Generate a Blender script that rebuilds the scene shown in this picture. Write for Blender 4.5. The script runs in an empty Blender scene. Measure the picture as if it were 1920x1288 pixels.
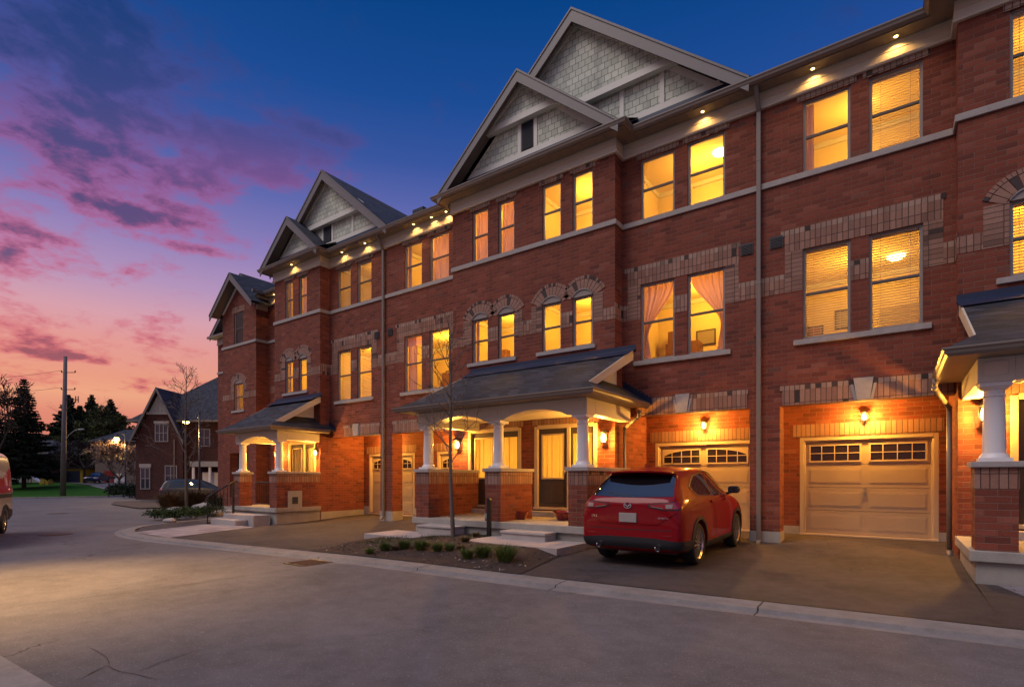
import bpy, bmesh, math, random
from mathutils import Vector, Matrix
from mathutils.bvhtree import BVHTree
R = math.radians
sc = bpy.context.scene
C = sc.collection
# ------------------------------------------------------------------ camera
CX, HY, F, H = 960.0, 896.0, 1006.0, 1.49
PH = math.atan(720 / 1006); cc, ss = math.cos(PH), math.sin(PH)
cam = bpy.data.cameras.new('camera'); co = bpy.data.objects.new('camera', cam); C.objects.link(co)
cam.sensor_width = 36; cam.lens = F / 1920 * 36; cam.shift_y = (HY - 644) / 1920
cam.clip_start = .1; cam.clip_end = 4000
co.location = (0, 0, H); co.rotation_euler = (R(90), 0, PH)
sc.camera = co
# ------------------------------------------------------------------ sky, sun, exposure
def rgb(r, g, b):
    f = lambda c: (c / 255 / 12.92) if c / 255 <= .04045 else ((c / 255 + .055) / 1.055) ** 2.4
    return (f(r), f(g), f(b), 1)
W = bpy.data.worlds.new('World'); sc.world = W; W.use_nodes = True
nt = W.node_tree; nt.nodes.clear()
class G:
    def __init__(s, nt): s.nt = nt
    def n(s, t, **k):
        x = s.nt.nodes.new(t)
        for a, b in k.items(): setattr(x, a, b)
        return x
    def l(s, a, b): s.nt.links.new(a, b)
    def put(s, sock, v):
        if hasattr(v, 'is_output') or hasattr(v, 'links'): s.l(v, sock)
        else: sock.default_value = v
    def m(s, op, a, b=None, c=None, clamp=False):
        x = s.n('ShaderNodeMath', operation=op); x.use_clamp = clamp
        s.put(x.inputs[0], a)
        if b is not None: s.put(x.inputs[1], b)
        if c is not None: s.put(x.inputs[2], c)
        return x.outputs[0]
    def mix(s, f, a, b, mode='MIX'):
        x = s.n('ShaderNodeMix', data_type='RGBA', blend_type=mode)
        s.put(x.inputs[0], f); s.put(x.inputs[6], a); s.put(x.inputs[7], b)
        return x.outputs[2]
    def ramp(s, f, stops, interp='LINEAR'):
        x = s.n('ShaderNodeValToRGB'); r = x.color_ramp; r.interpolation = interp
        while len(r.elements) < len(stops): r.elements.new(.5)
        for e, (p, c) in zip(r.elements, stops): e.position = p; e.color = c
        s.put(x.inputs[0], f); return x.outputs[0]
    def noise(s, vec, scale, detail=4, rough=.5, dist=0):
        x = s.n('ShaderNodeTexNoise'); s.put(x.inputs['Vector'], vec)
        x.inputs['Scale'].default_value = scale; x.inputs['Detail'].default_value = detail
        x.inputs['Roughness'].default_value = rough; x.inputs['Distortion'].default_value = dist
        return x.outputs[0]
    def mapr(s, v, a, b, c=0., d=1.):
        x = s.n('ShaderNodeMapRange'); x.interpolation_type = 'SMOOTHSTEP'
        s.put(x.inputs[0], v)
        for i, k in enumerate((a, b, c, d)): x.inputs[i + 1].default_value = k
        return x.outputs[0]
g = G(nt)
tc = g.n('ShaderNodeTexCoord').outputs['Generated']
sep = g.n('ShaderNodeSeparateXYZ'); g.l(tc, sep.inputs[0]); dx, dy, dz = sep.outputs
sky = g.ramp(dz, [(0, rgb(178, 104, 98)), (.06, rgb(202, 118, 108)), (.094, rgb(216, 132, 116)), (.124, rgb(232, 162, 130)), (.15, rgb(228, 152, 128)), (.203, rgb(224, 152, 148)),
                  (.241, rgb(212, 158, 172)), (.29, rgb(178, 146, 186)), (.36, rgb(138, 124, 184)), (.43, rgb(96, 104, 174)), (.50, rgb(54, 84, 158)),
                  (.57, rgb(22, 74, 148)), (.66, rgb(2, 64, 132)), (1, rgb(0, 48, 110))])
# the sunset side is towards -X; away from it the band near the horizon is bluer
west = g.mapr(g.m('ADD', g.m('MULTIPLY', dx, -1.), g.m('MULTIPLY', dy, .15)), -.55, .85)
east = g.ramp(dz, [(0, rgb(150, 118, 140)), (.15, rgb(185, 128, 150)), (.3, rgb(125, 105, 165)), (.5, rgb(48, 80, 158)), (.66, rgb(4, 66, 136)), (1, rgb(0, 44, 100))])
sky = g.mix(west, east, sky)
# clouds: flat layers seen in perspective, in banks that have their own place in the sky
zz = g.m('ADD', g.m('MAXIMUM', dz, 0.), .22)
cv = g.n('ShaderNodeCombineXYZ'); g.l(g.m('DIVIDE', dx, zz), cv.inputs[0]); g.l(g.m('DIVIDE', dy, zz), cv.inputs[1]); g.l(g.m('MULTIPLY', dz, 1.6), cv.inputs[2])
def direction(px, py):
    d = (px - CX) / F; v = (HY - py) / F
    w = Vector((d * cc - ss, d * ss + cc, v)); return w.normalized()
def bank(px, py, sx, sz):
    w = direction(px, py)
    a = math.atan2(w.y, w.x)
    h = Vector((-math.sin(a), math.cos(a), 0))
    t1 = g.n('ShaderNodeVectorMath', operation='DOT_PRODUCT'); g.l(tc, t1.inputs[0]); t1.inputs[1].default_value = h
    u = g.m('DIVIDE', t1.outputs['Value'], sx); v = g.m('DIVIDE', g.m('SUBTRACT', dz, w.z), sz)
    t2 = g.n('ShaderNodeVectorMath', operation='DOT_PRODUCT'); g.l(tc, t2.inputs[0]); t2.inputs[1].default_value = w
    front = g.mapr(t2.outputs['Value'], .2, .6)
    q = g.m('ADD', g.m('MULTIPLY', u, u), g.m('MULTIPLY', v, v))
    return g.m('MULTIPLY', front, g.m('EXPONENT', g.m('MULTIPLY', q, -1.)))
B_ = [(60, 60, .32, .11, .85), (330, 60, .20, .07, .5), (120, 190, .26, .06, .85), (300, 200, .14, .04, .7), (60, 260, .2, .05, .8),
      (240, 310, .17, .04, 1.0), (110, 345, .13, .030, .8), (470, 268, .16, .030, 1.05), (610, 250, .08, .02, .85), (540, 335, .08, .024, .95), (200, 390, .2, .022, 1.0), (330, 390, .11, .02, .8), (440, 360, .09, .010, .6), (40, 430, .12, .022, .85), (110, 485, .14, .011, .8),
      (345, 463, .09, .011, .95), (95, 665, .14, .011, 1.0), (200, 672, .08, .006, .6), (520, 20, .1, .05, .42), (-250, 200, .3, .12, .9), (20, 500, .12, .02, .6), (-160, 430, .25, .04, .9), (-900, 500, .6, .06, .8)]
mask = None
for b in B_:
    k = g.m('MULTIPLY', bank(*b[:4]), b[4])
    mask = k if mask is None else g.m('MAXIMUM', mask, k)
nz = g.noise(cv.outputs[0], 4.6, 8, .60, .3)
nz2 = g.noise(cv.outputs[0], 15, 6, .62, .2)
dens = g.m('ADD', g.m('MULTIPLY', nz, .66), g.m('MULTIPLY', nz2, .34))
th = g.m('ADD', g.m('MULTIPLY', mask, .50), g.m('SUBTRACT', g.m('MULTIPLY', g.m('SUBTRACT', dens, .5), 1.9), .30))
cover = g.mapr(th, -.16, .20)
thick = g.mapr(th, .02, .30)
thick = g.m('MULTIPLY', thick, g.m('SUBTRACT', 1., g.m('MULTIPLY', bank(530, 290, .17, .09), .75)))
glow = g.ramp(dz, [(0, rgb(214, 90, 92)), (.17, rgb(205, 92, 108)), (.3, rgb(196, 90, 128)), (.42, rgb(162, 82, 136)), (.50, rgb(92, 74, 138)), (.60, rgb(40, 62, 122))])
body_c = g.ramp(dz, [(0, rgb(120, 60, 80)), (.17, rgb(136, 66, 92)), (.3, rgb(92, 66, 112)), (.42, rgb(62, 58, 108)), (.52, rgb(38, 52, 102)), (.62, rgb(16, 48, 96))])
cl = g.mix(thick, glow, body_c)
streak = g.mapr(g.noise(cv.outputs[0], 1.1, 5, .6), .5, .8)
sky = g.mix(g.m('MULTIPLY', streak, .08), sky, glow)
sky = g.mix(g.m('MULTIPLY', cover, g.mapr(dz, .35, .55, .88, .62)), sky, cl)
# unseen sky behind the viewer, brightened as added fill for the fronts and road
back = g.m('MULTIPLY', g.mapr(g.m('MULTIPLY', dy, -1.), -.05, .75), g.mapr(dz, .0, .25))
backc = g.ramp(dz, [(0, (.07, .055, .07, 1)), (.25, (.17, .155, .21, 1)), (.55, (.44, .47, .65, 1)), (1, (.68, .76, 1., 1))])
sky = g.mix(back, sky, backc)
sky = g.mix(g.mapr(dz, .70, .95), sky, (.22, .33, .68, 1))  # zenith above the view also lifted to add light on the ground
low = g.mapr(dz, -.04, .0)
sky = g.mix(low, rgb(60, 46, 52), sky)
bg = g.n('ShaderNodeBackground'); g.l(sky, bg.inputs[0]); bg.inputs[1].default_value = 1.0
nish = g.n('ShaderNodeTexSky', sky_type='NISHITA'); nish.sun_disc = False; nish.sun_elevation = R(1.0); nish.sun_rotation = R(-82)
bg2 = g.n('ShaderNodeBackground'); g.l(nish.outputs[0], bg2.inputs[0]); bg2.inputs[1].default_value = .006
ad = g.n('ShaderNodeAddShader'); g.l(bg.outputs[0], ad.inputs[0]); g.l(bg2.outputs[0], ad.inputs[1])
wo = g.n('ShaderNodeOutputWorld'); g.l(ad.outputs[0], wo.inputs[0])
sun = bpy.data.lights.new('dusk_glow', 'SUN'); sun.energy = SUN_E = 1.4; sun.angle = R(34); sun.color = (1, .84, .74)
so = bpy.data.objects.new('dusk_glow', sun); C.objects.link(so)
so.rotation_euler = Vector((-.34, -.50, .79)).to_track_quat('Z', 'Y').to_euler()
vs = sc.view_settings; vs.view_transform = 'Standard'; vs.look = 'None'; vs.exposure = 0; vs.gamma = 1
sc.cycles.use_denoising = True; sc.cycles.max_bounces = 6; sc.cycles.diffuse_bounces = 3; sc.cycles.transparent_max_bounces = 12
sc.cycles.sample_clamp_indirect = 4; sc.cycles.use_light_tree = True

# ------------------------------------------------------------------ materials
def newmat(name):
    m = bpy.data.materials.new(name); m.use_nodes = True; t = m.node_tree; t.nodes.clear()
    gg = G(t); o = gg.n('ShaderNodeOutputMaterial'); p = gg.n('ShaderNodeBsdfPrincipled'); gg.l(p.outputs[0], o.inputs[0])
    return m, gg, p, o
def plain(name, col, rough=.6, metal=0, var=.10, scale=6, bump=0, coat=0, spec=.5, bscale=None):
    m, q, p, o = newmat(name)
    geo = q.n('ShaderNodeNewGeometry').outputs['Position']
    n = q.noise(geo, scale, 5, .6)
    f = q.m('ADD', q.m('MULTIPLY', q.m('SUBTRACT', n, .5), var * 4), 1.)
    x = q.mix(1., (*col[:3], 1), (1, 1, 1, 1), 'MULTIPLY')
    vm = q.n('ShaderNodeVectorMath', operation='SCALE'); q.l(x, vm.inputs[0]); q.l(f, vm.inputs['Scale'])
    q.l(vm.outputs[0], p.inputs['Base Color'])
    p.inputs['Roughness'].default_value = rough; p.inputs['Metallic'].default_value = metal
    p.inputs['Coat Weight'].default_value = coat; p.inputs['Coat Roughness'].default_value = .03
    p.inputs['Specular IOR Level'].default_value = spec
    if bump:
        b = q.n('ShaderNodeBump'); b.inputs['Strength'].default_value = min(1, bump); b.inputs['Distance'].default_value = .02
        q.l(q.noise(geo, bscale or scale * 4, 4, .6), b.inputs['Height']); q.l(b.outputs[0], p.inputs['Normal'])
    return m
def emis(name, col, s):
    m = bpy.data.materials.new(name); m.use_nodes = True; t = m.node_tree; t.nodes.clear(); q = G(t)
    o = q.n('ShaderNodeOutputMaterial'); e = q.n('ShaderNodeEmission'); e.inputs[0].default_value = (*col, 1); e.inputs[1].default_value = s
    q.l(e.outputs[0], o.inputs[0]); return m
def brick(name, bw, bh, joint, stops, mortar, offset=True, bump=.5, rough=.82, flat=False, blotch=.3):
    """masonry laid in world units: courses run along X on the fronts and along Y on the returns"""
    m, q, p, o = newmat(name)
    pos = q.n('ShaderNodeNewGeometry').outputs['Position']
    s = q.n('ShaderNodeSeparateXYZ'); q.l(pos, s.inputs[0])
    if flat: u, v = s.outputs[0], s.outputs[1]
    else: u, v = q.m('ADD', s.outputs[0], s.outputs[1]), s.outputs[2]
    wob = q.m('MULTIPLY', q.m('SUBTRACT', q.noise(pos, 9, 2), .5), joint * .9)
    u = q.m('ADD', u, wob); v = q.m('ADD', v, wob)
    r = q.m('FLOOR', q.m('DIVIDE', v, bh)); 
    uu = q.m('DIVIDE', u, bw)
    if offset: uu = q.m('ADD', uu, q.m('MULTIPLY', q.m('MODULO', r, 2.), .5))
    cidx = q.m('FLOOR', uu)
    fu = q.m('MULTIPLY', q.m('FRACT', uu), bw); fv = q.m('MULTIPLY', q.m('FRACT', q.m('DIVIDE', v, bh)), bh)
    eu = q.m('MINIMUM', fu, q.m('SUBTRACT', bw, fu)); ev = q.m('MINIMUM', fv, q.m('SUBTRACT', bh, fv))
    e = q.mapr(q.m('MINIMUM', eu, ev), joint * .30, joint * .62)
    cv = q.n('ShaderNodeCombineXYZ'); q.l(cidx, cv.inputs[0]); q.l(r, cv.inputs[1])
    wn = q.n('ShaderNodeTexWhiteNoise', noise_dimensions='3D'); q.l(cv.outputs[0], wn.inputs[0])
    col = q.ramp(wn.outputs[0], stops)
    grit = q.noise(pos, 38, 4, .7)
    big = q.noise(pos, .55, 3, .5)
    st = q.n('ShaderNodeVectorMath', operation='MULTIPLY'); q.l(pos, st.inputs[0]); st.inputs[1].default_value = (3.2, 3.2, .35)
    streak = q.mapr(q.noise(st.outputs[0], 1.0, 4, .6), .50, .78, 1., .72)
    tone = q.m('MULTIPLY', streak, q.m('ADD', q.m('ADD', 1.0 - blotch * .5, q.m('MULTIPLY', big, blotch)), q.m('MULTIPLY', q.m('SUBTRACT', grit, .5), .7)))
    vm = q.n('ShaderNodeVectorMath', operation='SCALE'); q.l(col, vm.inputs[0]); q.l(tone, vm.inputs['Scale'])
    q.l(q.mix(e, (*mortar, 1), vm.outputs[0]), p.inputs['Base Color'])
    p.inputs['Roughness'].default_value = rough; p.inputs['Specular IOR Level'].default_value = .3
    b = q.n('ShaderNodeBump'); b.inputs['Strength'].default_value = bump; b.inputs['Distance'].default_value = .012
    hh = q.m('ADD', q.m('ADD', e, q.m('MULTIPLY', grit, .35)), q.m('MULTIPLY', wn.outputs[0], .35))
    q.l(hh, b.inputs['Height']); q.l(b.outputs[0], p.inputs['Normal'])
    return m
M = {}
M['brick'] = brick('red_brick', .285, .095, .012, [(0, (.125, .034, .022, 1)), (.10, (.165, .042, .026, 1)), (.5, (.20, .050, .029, 1)), (.9, (.235, .060, .035, 1)), (.97, (.26, .085, .055, 1)), (1, (.13, .052, .038, 1))], (.20, .105, .075), bump=.6, blotch=.45)
M['soldier'] = brick('soldier_brick', .098, .31, .013, [(0, (.035, .026, .025, 1)), (.02, (.06, .04, .035, 1)), (.035, (.24, .125, .09, 1)), (.5, (.30, .16, .115, 1)), (.8, (.35, .20, .145, 1)), (1, (.25, .11, .075, 1))], (.07, .042, .034), offset=False, blotch=.4)
M['rowlock'] = brick('rowlock_brick', .098, .5, .014, [(0, (.05, .035, .03, 1)), (.07, (.09, .06, .05, 1)), (.12, (.29, .18, .135, 1)), (1, (.40, .27, .205, 1))], (.07, .045, .036), offset=False)
M['quoin'] = brick('quoin_brick', .29, .095, .012, [(0, (.06, .04, .036, 1)), (.06, (.11, .06, .05, 1)), (.12, (.25, .135, .095, 1)), (1, (.34, .19, .14, 1))], (.08, .05, .04), offset=False, blotch=.4)
M['shake'] = brick('shingle_siding', .19, .17, .010, [(0, (.50, .53, .44, 1)), (.5, (.60, .63, .52, 1)), (1, (.70, .72, .60, 1))], (.10, .11, .095), bump=.8, rough=.7, blotch=.1)
def roofmat():
    m, q, p, o = newmat('asphalt_shingles')
    pos = q.n('ShaderNodeNewGeometry').outputs['Position']
    s = q.n('ShaderNodeSeparateXYZ'); q.l(pos, s.inputs[0])
    v = s.outputs[2]; u = q.m('ADD', s.outputs[0], s.outputs[1])
    r = q.m('FLOOR', q.m('DIVIDE', v, .098))
    wn0 = q.n('ShaderNodeTexWhiteNoise', noise_dimensions='1D'); q.l(r, wn0.inputs['W'])
    uu = q.m('ADD', q.m('DIVIDE', u, .27), q.m('MULTIPLY', wn0.outputs[0], 5.))
    cv = q.n('ShaderNodeCombineXYZ'); q.l(q.m('FLOOR', uu), cv.inputs[0]); q.l(r, cv.inputs[1])
    wn = q.n('ShaderNodeTexWhiteNoise'); q.l(cv.outputs[0], wn.inputs[0])
    col = q.ramp(wn.outputs[0], [(0, (.009, .011, .018, 1)), (.5, (.021, .024, .037, 1)), (1, (.046, .048, .066, 1))])
    fv = q.m('FRACT', q.m('DIVIDE', v, .098))
    sh = q.mapr(fv, .02, .30, 0., 1.)
    grit = q.noise(pos, 60, 3, .7)
    q.l(q.mix(sh, (.012, .013, .018, 1), col), p.inputs['Base Color'])
    p.inputs['Roughness'].default_value = .85
    b = q.n('ShaderNodeBump'); b.inputs['Strength'].default_value = .7; b.inputs['Distance'].default_value = .015
    q.l(q.m('ADD', q.m('SUBTRACT', 1., fv), q.m('ADD', q.m('MULTIPLY', grit, .4), q.m('MULTIPLY', wn.outputs[0], .4))), b.inputs['Height']); q.l(b.outputs[0], p.inputs['Normal'])
    return m
M['roof'] = roofmat()
M['flash'] = plain('dark_flashing', (.010, .022, .06), .45)
M['stone'] = plain('limestone', (.36, .32, .30), .8, var=.12, scale=8, bump=.3)
M['conc'] = plain('concrete', (.34, .31, .27), .85, var=.16, scale=3, bump=.3, bscale=60)
M['cream'] = plain('cream_trim', (.62, .55, .44), .5, var=.04)
M['gtrim'] = plain('gable_trim', (.70, .68, .60), .55, var=.04)
M['taupe'] = plain('taupe_aluminium', (.20, .165, .14), .42, var=.05)
M['soffit'] = plain('soffit_panel', (.22, .18, .14), .5, var=.05)
M['rake'] = plain('rake_board', (.17, .15, .145), .5, var=.06)
M['frame'] = plain('window_frame', (.27, .23, .21), .42, var=.04)
M['framed'] = plain('meeting_rail', (.10, .088, .085), .4, var=.04)
M['white'] = plain('white_paint', (.74, .72, .72), .4, var=.02)
M['door'] = plain('dark_door', (.055, .042, .034), .35, var=.05)
M['gdoor'] = plain('garage_door_paint', (.44, .34, .225), .45, var=.06, scale=2)
M['gframe'] = plain('garage_frame_paint', (.52, .41, .28), .45, var=.05, scale=2)
M['room'] = plain('room_paint', (.80, .66, .42), .9, var=.02)
M['black'] = plain('black_metal', (.012, .012, .014), .4, var=.05)
M['vent'] = plain('vent_louvre', (.03, .035, .05), .5)
M['vent2'] = plain('wall_vent', (.045, .042, .045), .5)
M['redpot'] = plain('red_glaze', (.22, .012, .012), .2, coat=.6)
M['grey'] = plain('grey_plastic', (.32, .31, .30), .5)
def glassmat(name, tint=(1, 1, 1), refl=.5, rough=.0):
    m = bpy.data.materials.new(name); m.use_nodes = True; t = m.node_tree; t.nodes.clear(); q = G(t)
    o = q.n('ShaderNodeOutputMaterial'); a = q.n('ShaderNodeBsdfTransparent'); a.inputs[0].default_value = (*tint, 1)
    b = q.n('ShaderNodeBsdfGlossy'); b.inputs['Roughness'].default_value = rough
    lw = q.n('ShaderNodeFresnel'); lw.inputs[0].default_value = refl
    bf = q.n('ShaderNodeNewGeometry').outputs['Backfacing']
    mx = q.n('ShaderNodeMixShader'); q.l(q.m('MULTIPLY', lw.outputs[0], q.m('SUBTRACT', 1., bf)), mx.inputs[0]); q.l(a.outputs[0], mx.inputs[1]); q.l(b.outputs[0], mx.inputs[2])
    q.l(mx.outputs[0], o.inputs[0]); return m
M['glass'] = glassmat('window_glass', (.97, .95, .92), 1.5)
M['dglass'] = glassmat('dark_glass', (.10, .10, .11), 1.6)
def blindmat():
    m, q, p, o = newmat('blind_slat')
    p.inputs['Base Color'].default_value = (.62, .50, .36, 1); p.inputs['Roughness'].default_value = .6
    tr = q.n('ShaderNodeBsdfTranslucent'); tr.inputs[0].default_value = (.6, .46, .28, 1)
    mx = q.n('ShaderNodeMixShader'); mx.inputs[0].default_value = .4
    q.l(p.outputs[0], mx.inputs[1]); q.l(tr.outputs[0], mx.inputs[2]); q.l(mx.outputs[0], o.inputs[0]); return m
M['blind'] = blindmat()
def curtainmat():
    m, q, p, o = newmat('sheer_curtain')
    p.inputs['Base Color'].default_value = (.72, .56, .52, 1); p.inputs['Roughness'].default_value = .9
    tr = q.n('ShaderNodeBsdfTranslucent'); tr.inputs[0].default_value = (.75, .42, .30, 1)
    mx = q.n('ShaderNodeMixShader'); mx.inputs[0].default_value = .5
    q.l(p.outputs[0], mx.inputs[1]); q.l(tr.outputs[0], mx.inputs[2]); q.l(mx.outputs[0], o.inputs[0]); return m
M['curtain'] = curtainmat()
def doorsheer():
    m, q, p, o = newmat('door_sheer'); p.inputs['Base Color'].default_value = (.8, .7, .5, 1); p.inputs['Roughness'].default_value = .9
    tr = q.n('ShaderNodeBsdfTranslucent'); tr.inputs[0].default_value = (.9, .8, .5, 1)
    mx = q.n('ShaderNodeMixShader'); mx.inputs[0].default_value = .7
    q.l(p.outputs[0], mx.inputs[1]); q.l(tr.outputs[0], mx.inputs[2]); q.l(mx.outputs[0], o.inputs[0]); return m
M['dsheer'] = doorsheer()
WARM = (1.0, .46, .065)
ROOMC = (1.0, .50, .045)
M['lamp'] = emis('lamp_glow', (1, .62, .2), 14)
M['spot'] = emis('soffit_lamp_glow', (1, .66, .26), 10)
M['slamp'] = emis('street_lamp_glow', (1, .62, .16), 16)
M['dimlit'] = emis('lit_pane', (1, .55, .12), .9)

# ------------------------------------------------------------------ helpers
class MB:
    def __init__(s): s.v = []; s.f = []; s.m = []
    def add(s, vs, fs, mi=0):
        o = len(s.v); s.v += [Vector(p) for p in vs]; s.f += [tuple(i + o for i in f) for f in fs]; s.m += [mi] * len(fs); return s
    def box(s, x0, x1, y0, y1, z0, z1, mi=0):
        if x0 > x1: x0, x1 = x1, x0
        return s.add([(x0, y0, z0), (x1, y0, z0), (x1, y1, z0), (x0, y1, z0), (x0, y0, z1), (x1, y0, z1), (x1, y1, z1), (x0, y1, z1)],
                     [(0, 3, 2, 1), (4, 5, 6, 7), (0, 1, 5, 4), (1, 2, 6, 5), (2, 3, 7, 6), (3, 0, 4, 7)], mi)
    def prism(s, pts, axis, a0, a1, mi=0):
        """polygon pts (2-D) pushed along an axis: 'y' takes (x,z), 'x' takes (y,z), 'z' takes (x,y)"""
        def P(p, a): return {'y': (p[0], a, p[1]), 'x': (a, p[0], p[1]), 'z': (p[0], p[1], a)}[axis]
        n = len(pts); vs = [P(p, a0) for p in pts] + [P(p, a1) for p in pts]
        fs = [tuple(range(n)), tuple(range(2 * n - 1, n - 1, -1))] + [(i, i + n, (i + 1) % n + n, (i + 1) % n) for i in range(n)]
        return s.add(vs, fs, mi)
    def tube(s, p0, p1, r0, r1=None, n=8, mi=0, cap=True):
        p0, p1 = Vector(p0), Vector(p1); r1 = r0 if r1 is None else r1
        d = (p1 - p0).normalized(); a = d.orthogonal().normalized(); b = d.cross(a)
        vs = [p0 + (a * math.cos(t) + b * math.sin(t)) * r0 for t in [2 * math.pi * i / n for i in range(n)]] + \
             [p1 + (a * math.cos(t) + b * math.sin(t)) * r1 for t in [2 * math.pi * i / n for i in range(n)]]
        fs = [(i, (i + 1) % n, (i + 1) % n + n, i + n) for i in range(n)]
        if cap: fs += [tuple(range(n - 1, -1, -1)), tuple(range(n, 2 * n))]
        return s.add(vs, fs, mi)
    def path(s, pts, r, n=8, mi=0):
        for a, b in zip(pts, pts[1:]): s.tube(a, b, r, r, n, mi)
        return s
    def lathe(s, c, prof, n=20, mi=0, axis='z', cap=True):
        vs = []
        for r, h in prof:
            for i in range(n):
                t = 2 * math.pi * i / n
                if axis == 'z': vs.append((c[0] + r * math.cos(t), c[1] + r * math.sin(t), c[2] + h))
                elif axis == 'x': vs.append((c[0] + h, c[1] + r * math.cos(t), c[2] + r * math.sin(t)))
                else: vs.append((c[0] + r * math.cos(t), c[1] + h, c[2] + r * math.sin(t)))
        fs = []
        for k in range(len(prof) - 1):
            for i in range(n): j = (i + 1) % n; fs.append((k * n + i, k * n + j, (k + 1) * n + j, (k + 1) * n + i))
        if cap: fs += [tuple(range(n - 1, -1, -1)), tuple(range((len(prof) - 1) * n, len(prof) * n))]
        return s.add(vs, fs, mi)
    def quad(s, a, b, c, d, mi=0): return s.add([a, b, c, d], [(0, 1, 2, 3)], mi)
    def grid(s, fn, nu, nv, mi=0):
        vs = [fn(i / nu, j / nv) for j in range(nv + 1) for i in range(nu + 1)]
        fs = [(j * (nu + 1) + i, j * (nu + 1) + i + 1, (j + 1) * (nu + 1) + i + 1, (j + 1) * (nu + 1) + i) for j in range(nv) for i in range(nu)]
        return s.add(vs, fs, mi)
    def build(s, name, mats, parent=None, smooth=False, fix=True):
        o0 = Vector((0, 0, 0))
        if parent is not None:
            q = parent
            while q is not None: o0 = o0 + q.location; q = q.parent
        me = bpy.data.meshes.new(name)
        me.from_pydata([v - o0 for v in s.v], [], s.f)
        mats = mats if isinstance(mats, (list, tuple)) else [mats]
        for m in mats: me.materials.append(M[m] if isinstance(m, str) else m)
        me.polygons.foreach_set('material_index', s.m)
        if fix:
            bm = bmesh.new(); bm.from_mesh(me); bmesh.ops.recalc_face_normals(bm, faces=bm.faces); bm.to_mesh(me); bm.free()
        if smooth: me.shade_smooth()
        o = bpy.data.objects.new(name, me); C.objects.link(o)
        if parent is not None: o.parent = parent
        return o
def empty(name, loc, label, cat, group=None, rz=0):
    o = bpy.data.objects.new(name, None); o.empty_display_size = .3; C.objects.link(o); o.location = loc; o.rotation_euler = (0, 0, rz)
    return tag(o, label, cat, group)
def tag(o, label, cat, group=None, kind=None):
    o['label'] = label; o['category'] = cat
    if group: o['group'] = group
    if kind: o['kind'] = kind
    return o
def struct(o, kind='structure', label=None):
    o['kind'] = kind
    if label: o['label'] = label
    return o
def smooth_angle(o, a=35):
    o.data.shade_smooth()
    try: o.data.set_sharp_from_angle(angle=R(a))
    except Exception: pass
def bevel(o, w=.01, n=2):
    b = o.modifiers.new('bevel', 'BEVEL'); b.width = w; b.segments = n; b.limit_method = 'ANGLE'; b.angle_limit = R(40)
def wpos(o):
    p = Vector((0, 0, 0))
    while o is not None: p = p + o.location; o = o.parent
    return p
def point(loc, e, parent, col=WARM, r=.06, name='bulb_light'):
    l = bpy.data.lights.new(name, 'POINT'); l.energy = e; l.color = col; l.shadow_soft_size = r
    o = bpy.data.objects.new(name, l); C.objects.link(o); o.parent = parent; o.location = Vector(loc) - wpos(parent)
    return o
def spot(loc, target, e, parent, size=100, col=(1, .55, .16), r=.03, blend=.6):
    l = bpy.data.lights.new('spot_light', 'SPOT'); l.energy = e; l.color = col; l.shadow_soft_size = r; l.spot_size = R(size); l.spot_blend = blend
    o = bpy.data.objects.new('spot_light', l); C.objects.link(o); o.parent = parent; o.location = Vector(loc) - wpos(parent)
    o.rotation_euler = (Vector(loc) - Vector(target)).to_track_quat('Z', 'Y').to_euler()
    return o
def onY(px, py, Y):
    d = (px - CX) / F; Z = Y / (d * ss + cc); return (Z * (d * cc - ss), H + (HY - py) / F * Z)
def at(px, Z):
    d = (px - CX) / F; return Z * (d * cc - ss), Z * (d * ss + cc)
def fwd(x, y): return -x * ss + y * cc
def smoothstep(a, b, t):
    t = min(1, max(0, (t - a) / (b - a))); return t * t * (3 - 2 * t)
def gz(x, y=8.0):
    """height of the ground"""
    z = 0.0
    if x < -8: z = -.16 * min(1, (-8 - x) / 10)
    if x < -18: z = -.16 - .14 * min(1, (-18 - x) / 30)
    if x > -30: z += .15 * smoothstep(11.0, 14.5, y) * (1 - smoothstep(15, 25, -x - 5))
    zf = fwd(x, y)
    if x < -34: z += 1.15 * smoothstep(54, 76, zf)
    return z

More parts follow.
